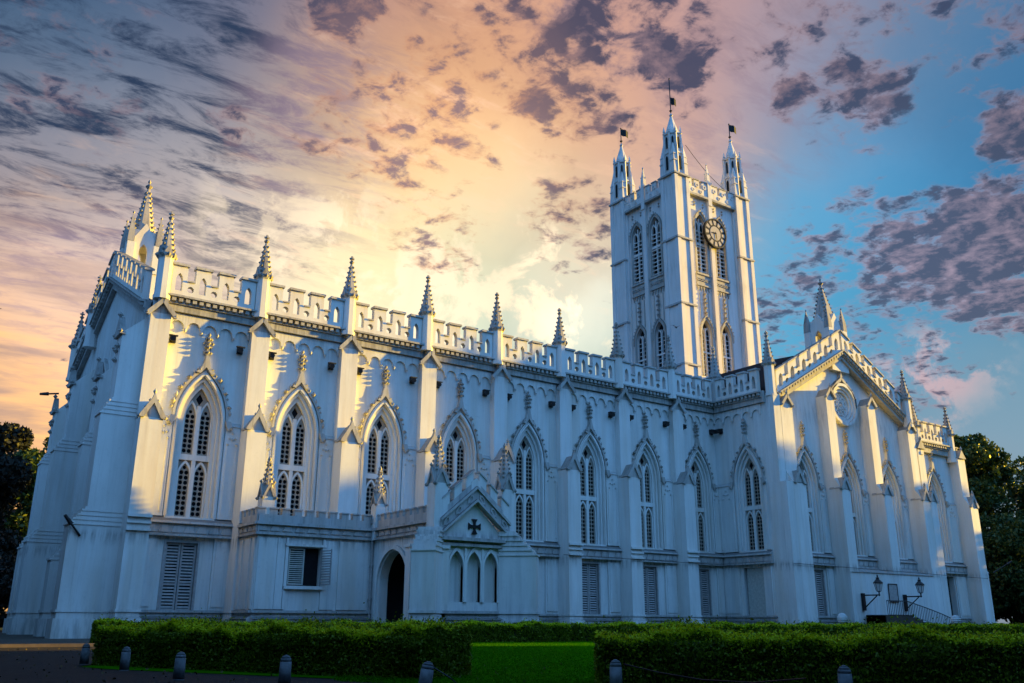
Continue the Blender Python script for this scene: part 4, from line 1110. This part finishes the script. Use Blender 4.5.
for F_ in (PW,):
    mb.ring(F_, arch(5.75, 1.85, 0.0, 2.75, 4.62, 9), arch(5.75, 1.62, 0.0, 2.72, 4.42, 9), -.2, .14)
    mb.box(F_, 7.45, 7.95, 0, .30, .9, 4.45); mb.box(F_, 7.35, 8.05, 0, .42, .0, .9); mb.box(F_, 7.40, 8.0, 0, .36, 4.40, 4.55)
for a in (12.0, 15.65): mb.box(PS, a, a + .52, 0, .16, 1.35, 4.35); mb.box(PS, a - .04, a + .56, 0, .24, 4.2, 4.36)
for c in (12.55, 13.55, 14.55, 15.55): mb.box(PS, c - .05, c + .05, 0, .09, 1.75, 4.3)
mb.split('arch_moulding', MW, pw)
mb = MB(); mb.box(PS, PX0, PX1, 0, .2, 4.36, 4.5); mb.box(PS, PX0, PX1, 0, .34, 4.62, 4.78); mb.split('porch_string', MD, CATH, .05)
mb = MB(); mb.box(WORLD, 12.5, 15.6, -3.4, -3.3, 0, 5.0); mb.box(WORLD, 14.8, 15.2, -8, -7.6, 0, 5.0); mb.split('porch_recess', MDark, CATH)
low_entab(PW, 3.45, 9.6, 5.0); low_entab(PE, 3.45, 9.6, 5.0); plinth(PW, 8.0, 10.1); plinth(PS, PX0, PX1)
# pediment with raking battlement
pk = 1.85 / 2.05
for (a, b_, k, u0) in ((PX0, 14.05, pk, PX0), (14.05, PX1, -pk, PX1)):
    Fs = PS.sh(k * .92, u0)
    mb = MB(); mb.box(Fs, a, b_, 0, .34, 4.86, 5.0); mb.box(Fs, a, b_, -.3, .18, 5.0, 5.5); mb.box(Fs, a, b_, -.3, .30, 5.5, 5.64)
    k3 = 3; st_ = (b_ - a) / k3
    for i in range(k3):
        q = a + st_ * (i + .5); mb.ring(Fs, circ(q, 5.25, .20, 6), circ(q, 5.25, .11, 6), .18, .24, True)
    mb.box(Fs, a, b_, -.3, .1, 5.64, 5.95)
    mb.build('raking_cornice', MD, CATH)
    mb = MB(); cp = Cap(mb)
    for i in range(3):
        q = a + st_ * i + (.0 if k > 0 else .22)
        q0, q1 = (q + (.12 if k > 0 else 0), q + st_ * .62 + (.12 if k > 0 else 0))
        mb.box(Fs, q0, q1, -.3, .1, 5.95, 6.5); cp.box(Fs, q0 - .03, q1 + .03, -.34, .16, 6.5, 6.58)
    mb.build('parapet', [MW, MD], CATH)
mb = MB(); mb.prism(PS, [(13.78, 6.6), (13.78, 7.55), (14.05, 7.75), (14.32, 7.55), (14.32, 6.6)], -.3, .14); mb.build('parapet', MW, CATH)
# black cross in the gable
c_ = MB()
for k in range(4):
    a = math.pi / 2 * k; c, s_ = math.cos(a), math.sin(a)
    c_.prism(PS, [(14.05 + x * c - y * s_, 5.36 + x * s_ + y * c) for x, y in ((.0, -.06), (.20, -.07), (.36, -.17), (.36, .17), (.20, .07), (.0, .06))], .02 + .002 * k, .07 + .002 * k)
c_.build('black_cross', MIron, CATH)
def big_pinnacle(x, y, z0, zb, h, r, lean=0):
    F = Fr((x, y, 0), (1, 0, 0), (0, -1, 0)); mb = MB()
    mb.frustum(F, 0, 0, r * 1.41, r * 1.41, z0, zb, 4, math.pi / 4)
    p = mb.build('porch_pinnacle', MW, CATH)
    sp = MB()
    for i in range(4):
        a = math.pi / 2 * i; c, s_ = math.cos(a), math.sin(a)
        Ff = Fr((x, y, 0), (-s_, c, 0), (c, s_, 0))
        sp.prism(Ff, [(-r * 1.15, zb - .1), (0, zb + r * 2.3), (r * 1.15, zb - .1), (r * .8, zb - .1), (0, zb + r * 1.5), (-r * .8, zb - .1)], r * .85, r * 1.18)
        sp.prism(Ff, [(-r * .9, zb - .1), (0, zb + r * 1.6), (r * .9, zb - .1)], r * .3, r * .95)
        sp.lump(Ff, 0, r * 1.1, zb + r * 2.4, r * .28, r * .35)
        for s2 in (-1, 1): sp.lump(Ff, s2 * r * 1.15, r * 1.1, zb - .05, r * .3, r * .3)
    sp.frustum(F, 0, 0, r * 1.05, r * .10, zb + r * .6, zb + h, 8, math.pi / 8)
    n = int(h / .24)
    for k in range(2, n):
        z = zb + r * .6 + (h - r * .6) * k / n; rr = r * 1.05 * (1 - k / n) + .04
        for i in range(4):
            a = math.pi / 2 * i + math.pi / 4; sp.lump(F, rr * math.cos(a) * 1.05, rr * math.sin(a) * 1.05, z, .085, .09)
    sp.lump(F, 0, 0, zb + h + .05, .12, .2); sp.frustum(F, 0, 0, .14, .14, zb + h - .15, zb + h - .05, 6)
    sp.build('crocketed_spire', MSp, p)
big_pinnacle(5.95, -3.0, 5.0, 6.9, 1.9, .33)
big_pinnacle(12.1, -3.5, 5.0, 6.95, 1.9, .30)
big_pinnacle(12.05, PY + .25, 4.4, 7.35, 2.25, .37)
big_pinnacle(16.05, PY + .25, 4.4, 7.35, 2.25, .36)
big_pinnacle(16.0, -3.5, 5.0, 6.9, 1.7, .30)
def diag(x, y, dx, dy, w, ln):
    F = Fr((x, y, 0), (-dy, dx, 0), (dx, dy, 0)); mb = MB()
    mb.box(F, -w, w, 0, ln, 0, 4.0)
    for k in range(5):
        mb.box(F, -w - .05, w + .05, 0, ln - .24 * k + .05, 4.0 + .24 * k, 4.08 + .24 * k); mb.box(F, -w, w, 0, ln - .24 * k - .12, 4.08 + .24 * k, 4.24 + .24 * k)
    mb.box(F, -w - .06, w + .06, 0, ln + .08, 1.22, 1.34); mb.box(F, -w - .1, w + .1, 0, ln + .14, 0, .92)
    mb.build('porch_buttress', MW, CATH)
q = math.sqrt(.5)
diag(11.95, PY + .42, -q, -q, .56, 1.75); diag(15.85, PY + .3, q, -q, .50, 1.9)
# rainwater pipe in the angle
mb = MB(); pp = Vector((11.88, -3.42, 0))
mb.tube(pp + Vector((0, 0, 0)), pp + Vector((0, 0, 6.0)), .07, 8)
for z in (1.9, 3.6, 5.2): mb.tube(pp + Vector((0, 0, z)), pp + Vector((0, 0, z + .12)), .10, 8)
mb.box(WORLD, pp.x - .14, pp.x + .14, pp.y - .14, pp.y + .1, 5.9, 6.15)
mb.build('rainwater_pipe', MShut, CATH)
# thin cable along the walls of the transept
mb = MB(); mb.tube((43.7, -6.26, 4.9), (70, -6.3, 4.6), .022, 4); mb.tube((27.0, -1.0, 5.05), (43.7, -.9, 4.95), .02, 4); mb.split('wall_cable', MIron, CATH)

# ------------------------------------------------------------------ things on and by the walls
def wall_lantern(x, z, label):
    y = -6.35
    t_ = empty('wall_lantern', (x, y, z), label, 'wall lantern', 'black wall lanterns on the transept')
    F = Fr((0, 0, 0), (1, 0, 0), (0, -1, 0))
    b = MB(); b.box(F, -.12, .12, -.2, .04, -1.0, .25); b.tube((0, 0, .1), (0, -1.3, .1), .05); b.tube((0, 0, -.8), (0, -1.1, .05), .04); b.tube((0, -1.3, .1), (0, -1.3, .35), .05)
    b.lump(F, 0, 1.3, .1, .10)
    o = b.build('bracket', MIron, t_)
    g = MB(); Fl = F.at(0, 1.3); g.frustum(Fl, 0, 0, .16, .30, .38, .95, 6); g.build('glass_body', MLampG, t_)
    h = MB(); h.frustum(Fl, 0, 0, .34, .34, .93, .99, 6); h.frustum(Fl, 0, 0, .34, .10, .99, 1.25, 6); h.frustum(Fl, 0, 0, .12, .12, 1.25, 1.36, 6); h.lump(Fl, 0, 0, 1.45, .08, .14)
    h.frustum(Fl, 0, 0, .10, .18, .32, .38, 6)
    for i in range(6):
        a = math.pi / 3 * i; h.tube((.165 * math.cos(a), -1.3 + .165 * math.sin(a), .38), (.305 * math.cos(a), -1.3 + .305 * math.sin(a), .95), .018, 4)
    h.build('hood', MIron, t_)
wall_lantern(51.5, 2.75, 'black lantern on a wall bracket above the stair railing, left of the notice board')
wall_lantern(57.0, 2.75, 'black lantern on a wall bracket to the right of the grey notice board')
mb = MB(); F = Fr((55.0, -6.185, 0), (1, 0, 0), (0, -1, 0))
mb.box(F, 0, 1.15, 0, .05, 2.45, 3.75)
nb = mb.build('notice_board', MShut); tag(nb, 'small grey notice board fixed to the white wall between two lanterns', 'notice board')
mb = MB(); mb.box(F, -.05, 1.2, .05, .07, 2.40, 2.47); mb.box(F, -.05, 1.2, .05, .07, 3.73, 3.8); mb.box(F, -.05, .02, .05, .07, 2.47, 3.73); mb.box(F, 1.13, 1.2, .05, .07, 2.47, 3.73); mb.build('frame', MIron, nb)
# stair with an iron railing, going up to the left
st_ = empty('entrance_stair', (56, -7, 0), 'flight of steps with a curved black iron railing against the transept wall', 'stair')
FS2 = Fr((-56, 7, 0), (1, 0, 0), (0, -1, 0))
mb = MB()
for k in range(9):
    mb.box(FS2, 51.6, 60.0 - k * .62, 6.3, 8.0, .16 * k, .16 * (k + 1))
mb.build('steps', MPath, st_)
def rl(x): return 1.1 + max(0, min(1, (60.6 - x) / 6.2)) ** .8 * 1.35 if x > 54.4 else 2.45
mb = MB(); prev = None; x = 51.8
while x < 60.8:
    zt = rl(x) - .0; zb = max(0.05, zt - 1.0)
    a = FS2.p(x, 8.0, zb); b_ = FS2.p(x, 8.0, zt); mb.tube(a, b_, .02, 4)
    if prev: mb.tube(prev[0], a, .02, 4); mb.tube(prev[1], b_, .035, 5)
    prev = (a, b_); x += .22
mb.build('railing', MIron, st_)
mb = MB(); mb.box(FS2, 51.6, 54.4, 6.3, 7.9, 0, 1.44); mb.build('landing', MPath, st_)
# a crow passing in front of the tower
mb = MB(); mb.hull(WORLD, [(-.30, -.04, -.05), (-.05, -.09, -.07), (.25, -.03, 0), (-.05, .09, -.02)], [(-.30, .04, .03), (-.05, -.06, .07), (.36, .01, .03), (-.05, .07, .06)])
mb.prism(Fr((0, 0, .03), (1, 0, 0), (0, 0, 1)), [(-.08, .0), (.12, 0), (.16, .0), (.05, .02), (-.06, .02)], -.01, .01)
for s_ in (-1, 1):
    mb.add([(.12, 0, .04), (-.10, 0, .04), (-.02, s_ * .28, .16), (.10, s_ * .24, .16), (-.16, s_ * .55, .10), (.12, 0, .02), (-.10, 0, .02), (-.02, s_ * .28, .14), (.10, s_ * .24, .14)], [(0, 1, 2, 3), (3, 2, 4), (5, 6, 7, 8), (8, 7, 4), (0, 5, 8, 3), (1, 6, 7, 2)])
bird = mb.build('bird', MIron); bird.location = (39.6, 0.0, 23.4); bird.rotation_euler = (.2, -.3, .5)
tag(bird, 'small black bird flying in front of the tower corner', 'bird')
# arm lamps
def arm(a, b_, label, name='floodlight_arm', r=.07):
    t_ = empty(name, a, label, 'floodlight'); m_ = MB(); a = Vector(a); d = Vector(b_) - a
    m_.tube((0, 0, 0), d, r); m_.build('arm', MSpout, t_)
    h = MB(); h.tube(d - d.normalized() * .1, d + d.normalized() * .45, r * 2.2, 8, r * 1.4); h.build('head', MSpout, t_)
arm((-2.0, .3, 4.75), (-2.55, .15, 5.35), 'thin dark floodlight arm slanting up from the set-off of the corner buttress', r=.05)
arm((-1.15, 19.9, 15.9), (-1.9, 19.8, 15.75), 'dark floodlight sticking out sideways near the top of the farthest west buttress', r=.06)
arm((72.4, -5.6, 5.2), (73.6, -6.4, 6.0), 'pale floodlight arm slanting up from the right end of the building', r=.05)
def globe(x, y, z, label):
    t_ = empty('globe_lamp', (x, y, 0), label, 'garden lamp', 'round lamps by the far hedge')
    F = Fr((0, 0, 0), (1, 0, 0), (0, -1, 0)); p = MB(); p.tube((0, 0, 0), (0, 0, z - .2), .05); p.frustum(F, 0, 0, .12, .16, z - .28, z - .18, 8); p.build('post', MIron, t_)
    g = MB(); prev = None; rings = []
    for i in range(9):
        a = math.pi * i / 8; rings.append((.30 * math.sin(a) + .001, z - .30 * math.cos(a)))
    for (r0, z0), (r1, z1) in zip(rings, rings[1:]): g.frustum(F, 0, 0, r0, r1, z0, z1, 14)
    g.build('globe', MLampG, t_, smooth=True)
PLOT = []

# ------------------------------------------------------------------ ground, road, lawn
def sheet(name, pts, z, mat, sub=0):
    mb = MB(); k = len(pts)
    tris = tessellate_polygon([[Vector((x, y, 0)) for x, y in pts]])
    mb.add([(x, y, z) for x, y in pts], [tuple(t_) for t_ in tris])
    o = mb.build(name, mat, None, fix=False)
    me = o.data
    if me.polygons[0].normal.z < 0: me.flip_normals()
    return tag(o, kind='structure')
sheet('ground', [(-1500, -1500), (1500, -1500), (1500, 1500), (-1500, 1500)], -.02, MGround)
HL0 = Vector((-6.45, -27.5, 0)); HL1 = Vector((-3.15, -35.1, 0)); HR0 = Vector((-2.05, -38.0, 0)); HR1 = Vector((7.2, -47.0, 0))
sheet('lawn', [(-1.0, -13.2), (9, -12.6), (30, -15), (90, -30), (90, -80), (9, -47.5), (-1.8, -39.2), (-3.3, -39.0), (-4.5, -37.2), (-3.45, -35.3), (-6.5, -29.2), (-6.75, -28.0), (-6.3, -27.4), (-5.0, -26.4)], .004, MLawn)
sheet('road', [(-60, -14.0), (-1.2, -14.0), (-4.9, -26.2), (-6.2, -27.2), (-6.8, -27.9), (-6.6, -29.3), (-3.6, -35.4), (-4.6, -37.2), (-3.4, -39.15), (-1.9, -39.35), (8.5, -48.5), (90, -85), (90, -110), (-60, -110)], .006, MRoad)
sheet('forecourt', [(-60, -13.8), (-1.0, -13.8), (8, -12.0), (8, -.5), (0, 30), (-60, 30)], .002, MPath)
mb = MB(); mb.box(WORLD, -60, -1.2, -14.0, -13.8, -.02, .11); tag(mb.build('kerb', MKerb), kind='structure')

# ------------------------------------------------------------------ foliage
def leaves(P, size, seed, name, mat, parent=None, nrm=None, aspect=.55):
    """many small leaf quads at the given points"""
    rg = np.random.default_rng(seed); n = len(P)
    a = rg.normal(size=(n, 3)); a /= np.linalg.norm(a, axis=1)[:, None]
    b_ = rg.normal(size=(n, 3)); b_ -= (a * b_).sum(1)[:, None] * a; b_ /= np.linalg.norm(b_, axis=1)[:, None]
    s = size * rg.uniform(.6, 1.3, n)[:, None]
    q = np.stack([P - a * s, P + b_ * s * aspect, P + a * s, P - b_ * s * aspect], 1).reshape(-1, 3)
    me = bpy.data.meshes.new(name); me.vertices.add(4 * n); me.vertices.foreach_set('co', q.ravel())
    me.loops.add(4 * n); me.loops.foreach_set('vertex_index', np.arange(4 * n, dtype=np.int32))
    me.polygons.add(n); me.polygons.foreach_set('loop_start', np.arange(0, 4 * n, 4, dtype=np.int32)); me.polygons.foreach_set('loop_total', np.full(n, 4, dtype=np.int32))
    me.materials.append(mat); me.update(calc_edges=True)
    o = bpy.data.objects.new(name, me); COL.objects.link(o)
    if parent: o.parent = parent
    return o
def hedge(A_, B_, thick, h, label, n, size, seed, side=1):
    A_ = Vector(A_); B_ = Vector(B_); d = (B_ - A_); ln = d.length; d.normalize(); nn = Vector((-d.y, d.x, 0)) * side
    t_ = empty('hedge', A_, label, 'hedge', 'clipped hedges')
    rg = np.random.default_rng(seed)
    F = Fr((0, 0, 0), d, nn)
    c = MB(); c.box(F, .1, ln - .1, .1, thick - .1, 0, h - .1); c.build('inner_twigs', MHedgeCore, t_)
    # leaves: on the faces, a rough depth, tufts along the top
    areas = np.array([ln * h, ln * thick, thick * h * 2, ln * h * .5]); pr = areas / areas.sum()
    f = rg.choice(4, n, p=pr); u = rg.uniform(0, ln, n); v = rg.uniform(0, thick, n); w = rg.uniform(0, 1, n) * h
    dep = np.abs(rg.normal(0, .07, n)) - .02
    bump_ = .09 * np.sin(u * 2.1 + seed) + .07 * np.sin(u * 4.3 + 1.7 * seed) + .05 * np.sin(u * 9 + v * 7) + .03 * np.sin(u * 23 + v * 13)
    U = u.copy(); V = v.copy(); Z = w.copy()
    m0 = f == 0; V[m0] = dep[m0] - bump_[m0] * .8 * (w[m0] / h)
    m1 = f == 1; Z[m1] = h - dep[m1] + bump_[m1] * .55
    m2 = f == 2; U[m2] = np.where(rg.random(m2.sum()) < .5, dep[m2], ln - dep[m2])
    m3 = f == 3; V[m3] = thick - dep[m3]
    tuft = m1 & (rg.random(n) < .18); Z[tuft] += rg.exponential(.045, tuft.sum())
    # rounded arris
    e = np.clip(1 - V / .18, 0, 1) * (Z > h - .2); Z -= e * .05
    P = np.stack([U * d.x + V * nn.x, U * d.y + V * nn.y, np.maximum(Z, .02)], 1)
    leaves(P, size, seed + 1, 'foliage', MHedge, t_)
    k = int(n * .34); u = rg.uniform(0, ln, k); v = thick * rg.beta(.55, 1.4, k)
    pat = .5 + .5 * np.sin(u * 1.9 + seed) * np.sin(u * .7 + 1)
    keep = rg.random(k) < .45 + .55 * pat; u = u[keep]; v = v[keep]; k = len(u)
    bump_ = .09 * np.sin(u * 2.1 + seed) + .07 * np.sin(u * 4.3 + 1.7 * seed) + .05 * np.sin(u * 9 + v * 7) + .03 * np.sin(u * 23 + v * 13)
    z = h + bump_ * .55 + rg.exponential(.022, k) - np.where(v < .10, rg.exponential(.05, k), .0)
    leaves(np.stack([u * d.x + v * nn.x, u * d.y + v * nn.y, z], 1), size * .9, seed + 2, 'painted_sunlit_tops', MSunTop, t_)  # top leaves carry the sunlit look in their colour
    return t_
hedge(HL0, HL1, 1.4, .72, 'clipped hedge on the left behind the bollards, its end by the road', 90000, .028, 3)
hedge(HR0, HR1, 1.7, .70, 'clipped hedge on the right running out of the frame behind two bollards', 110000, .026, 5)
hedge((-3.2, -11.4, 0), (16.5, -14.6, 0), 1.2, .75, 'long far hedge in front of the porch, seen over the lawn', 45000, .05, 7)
hedge((17.0, -14.7, 0), (72, -24, 0), 1.2, .74, 'far hedge in front of the transept, seen as a dark strip above the near one', 70000, .06, 9)
globe(34.2, -16.5, 1.10, 'frosted globe lamp above the far hedge at the left end of the transept')
globe(44.3, -17.3, 1.06, 'frosted globe lamp above the far hedge in front of the right end of the building')

# bollards
def mk_boll():
    prof = [(.0, .085), (.02, .088), (.33, .080), (.375, .070), (.405, .048), (.42, .015)]
    mb = MB()
    F = WORLD
    for (z0, r0), (z1, r1) in zip(prof, prof[1:]): mb.frustum(F, 0, 0, r0, r1, z0, z1, 14)
    return mb
bl = [((-6.55, -27.3), 'bollard at the far left corner of the hedge, almost hidden'), ((-6.4, -30.0), 'small bollard at the left end of the left hedge, second from the left'),
      ((-6.35, -33.2), 'bollard in front of the left hedge, third from the left'), ((-5.45, -35.2), 'bollard in front of the middle of the left hedge'),
      ((-4.75, -37.9), 'tilted bollard at the right end of the left hedge beside the lawn'), ((-2.3, -38.7), 'bollard at the left end of the right hedge beside the lawn'),
      ((-1.05, -41.3), 'bollard in front of the right hedge, rightmost of all')]
b0 = None
for i, ((x, y), lab) in enumerate(bl):
    if b0 is None: b0 = mk_boll().build('bollard', MPost, None, smooth=True); o = b0
    else: o = b0.copy(); COL.objects.link(o)
    o.location = (x, y, 0); tag(o, 'grey round-topped ' + lab, 'bollard', 'bollards along the road')
    if i == 4: o.rotation_euler = (.08, .12, 0)
# loose wire leaning on the bollards by the lawn
def wire(pts, label):
    mb = MB()
    for a, b_ in zip(pts, pts[1:]): mb.tube(a, b_, .009, 5)
    o = mb.build('wire', MIron); tag(o, label, 'wire', 'wires hanging from the bollards')
wire([(-4.70, -37.85, .40), (-4.45, -38.05, .22), (-4.25, -38.2, .02)], 'black wire slanting down from the tilted bollard to the grass')
wire([(-2.2, -38.75, .36), (-2.0, -39.2, .27), (-1.75, -39.7, .2), (-1.5, -40.3, .19), (-1.25, -40.9, .26)], 'black wire sagging between the two bollards in front of the right hedge')

def tree(x, y, h, r, seed, label, n, leaf, mat, cz=.62, name='broadleaf_tree', flat=.7, group='trees around the cathedral', trunk_r=.35, low=.34, dense=1.0):
    t_ = empty(name, (x, y, 0), label, 'tree', group)
    rg = np.random.default_rng(seed); mb = MB()
    top = h * .55; pts = [Vector((0, 0, 0))]
    for k in range(1, 5): pts.append(Vector((rg.normal(0, .25), rg.normal(0, .25), top * k / 4)))
    for k in range(4): mb.tube(pts[k], pts[k + 1], trunk_r * (1 - .17 * k), 8, trunk_r * (1 - .17 * (k + 1)))
    cl = []
    nb_ = 16
    for i in range(nb_):
        a = 2.4 * i + rg.uniform(-.3, .3); el = rg.uniform(0, 1)
        rr = r * (.35 + .65 * math.sin(math.pi * (.15 + .75 * (1 - el)))) * rg.uniform(.55, .95)
        z = h * (low + (.92 - low) * el); st2 = pts[2 + (i % 3)]
        e = Vector((rr * math.cos(a), rr * math.sin(a), z)); mid = st2.lerp(e, .55) + Vector((0, 0, .6))
        mb.tube(st2, mid, trunk_r * .35, 5, trunk_r * .2); mb.tube(mid, e, trunk_r * .2, 5, trunk_r * .07)
        cl.append((e, r * rg.uniform(.22, .42)))
        for q in range(3):
            e2 = e + Vector(rg.normal(0, r * .22, 3)); cl.append((e2, r * rg.uniform(.12, .26)))
    cl.append((Vector((0, 0, h * .93)), r * .3))
    if dense > 1:
        for i in range(26):
            a = rg.uniform(0, 6.28); el = rg.uniform(0, .85); rr = r * rg.uniform(0, .8)
            cl.append((Vector((rr * math.cos(a), rr * math.sin(a), h * (low * .6 + (.9 - low * .6) * el))), r * rg.uniform(.25, .4)))
    mb.build('trunk', MBark, t_)
    w = np.array([c[1] ** 2 for c in cl]); w /= w.sum(); idx = rg.choice(len(cl), n, p=w)
    C = np.array([tuple(c[0]) for c in cl])[idx]; Rr = np.array([c[1] for c in cl])[idx]
    dd = rg.normal(size=(n, 3)); dd /= np.linalg.norm(dd, axis=1)[:, None]
    rad = Rr * (.55 + .5 * rg.random(n) ** .5) * (1 + .18 * np.sin(dd[:, 0] * 9 + idx) * np.cos(dd[:, 1] * 7))
    P = C + dd * rad[:, None] * np.array([1, 1, flat]); P = P[P[:, 2] > .3]
    leaves(P, leaf, seed + 1, 'crown', mat, t_)
    return t_
# left
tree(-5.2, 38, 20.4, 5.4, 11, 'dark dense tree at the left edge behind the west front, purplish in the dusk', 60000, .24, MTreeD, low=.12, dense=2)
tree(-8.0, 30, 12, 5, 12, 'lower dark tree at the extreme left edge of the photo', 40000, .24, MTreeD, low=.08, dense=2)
tree(3.2, 62, 18.8, 5.5, 13, 'distant green tree whose tip shows beside the west wall', 26000, .28, MTree, low=.15, dense=2)
tree(-4.6, 33, 7, 4.0, 14, 'dark bush between the trees and the foot of the west front', 26000, .18, MTreeD, low=.06, dense=2, name='bush')
tree(-3.4, 27.5, 4.6, 3.4, 15, 'low dark bush at the edge of the forecourt, nearest to the left frame edge', 22000, .16, MTreeD, low=.03, dense=2, name='bush', trunk_r=.12)
# right
tree(86, 4, 21, 6.0, 21, 'tall green tree rising above the right end of the building', 42000, .27, MTree, low=.2, dense=2)
tree(97, -3, 17, 7.5, 22, 'broad green tree at the right edge of the photo', 52000, .27, MTree, low=.12, dense=2)
tree(82, -3, 11, 5.5, 23, 'low bushy tree just right of the building', 40000, .22, MTree, low=.08, dense=2)
tree(90, -14, 11, 6, 24, 'dark bush-like tree low at the right edge', 40000, .24, MTreeD, low=.06, dense=2)

def copy_tree(src, x, y, rz, sc, label, group):
    r = src.copy(); COL.objects.link(r); r.location = (x, y, 0); r.rotation_euler = (0, 0, rz); r.scale = (sc, sc, sc); r['label'] = label; r['group'] = group
    for ch in list(src.children):
        c = ch.copy(); COL.objects.link(c); c.parent = r
# a row of trees beyond the right edge, whose long evening shadow lies over the garden and the lower transept
row = [(100, -20.5), (101, -26), (99, -29.5), (101, -48.5), (99, -54), (101, -59.5), (99, -66)]
base_t = None
for i, (x, y) in enumerate(row):
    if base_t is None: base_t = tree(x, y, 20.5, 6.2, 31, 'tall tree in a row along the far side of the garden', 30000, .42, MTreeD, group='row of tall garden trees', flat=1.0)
    else: copy_tree(base_t, x, y, 1.3 * i, 1.0, 'tall tree in a row along the far side of the garden', 'row of tall garden trees')
added_shade_tree = tree(-15.5, 3, 18, 5.5, 41, 'big unseen tree added out of view to shade the walls', 22000, .45, MTreeD, low=.1, dense=2, group='unseen trees added to darken the walls', flat=1.0)  # this tree and its copies are unseen, added to darken the lower walls
for i, (x, y, sc) in enumerate([(-15.5, -13, 1.0), (-17.5, -23, 1.05), (-20, -35, 1.1), (-17, 13, .9), (-19, 24, .85), (-18, -7, .9), (-24, -18, .95), (-32, -30, 1.0), (-40, -42, 1.0), (-46, -52, 1.1), (-38, -58, 1.3), (-29, -62, 1.3), (-20, -61, 1.4), (-11, -63, 1.35), (-2, -62, 1.4), (7, -63, 1.35), (16, -62, 1.4), (26, -63, 1.35), (36, -62, 1.3), (47, -62, 1.3), (24, -43, 1.1), (34, -40, 1.1), (45, -36.5, 1.1), (56, -37, 1.1)]):
    copy_tree(added_shade_tree, x, y, 2.1 * i, sc, 'big unseen tree added out of view to shade the walls', 'unseen trees added to darken the walls')

# grass blades on the lawn where it is near enough to see them
rg = np.random.default_rng(77); n = 70000
t1 = rg.random(n); a_ = np.array([-3.9, -35.8]); b_ = np.array([-2.3, -39.0]); 
dist = 26 * rg.random(n) ** 1.5; wd = rg.uniform(-.35, 1.5, n)
base_p = a_ + (b_ - a_) * wd[:, None]; dr = np.array([.50, .866]) * dist[:, None]
spread_ = np.stack([np.full(n, .0), np.zeros(n)], 1)
P2 = base_p + dr + np.stack([.32 * dist * (rg.random(n) - .35), .0 * dist], 1)
P3 = np.concatenate([P2, (.012 + .02 * rg.random(n))[:, None]], 1)
g_ = leaves(P3, .022, 5, 'grass', MGrass, None, aspect=.3)
tag(g_, 'short green grass of the lawn between the two near hedges', 'grass', kind='stuff')

# a few fallen leaves on the road and by the hedges
rg = np.random.default_rng(5); n = 900
P4 = np.stack([rg.uniform(-13, 2, n), rg.uniform(-44, -16, n), np.full(n, .018)], 1)
d_ = (P4[:, 0] + 6.6) * .0
P4 = P4[rg.random(n) < .9]
fl = leaves(P4, .035, 9, 'fallen_leaves', simple('dry_leaves', (.10, .07, .03), .8, var=.5, scale=3), None)
tag(fl, 'dry fallen leaves scattered over the road and grass', 'leaves', kind='stuff')
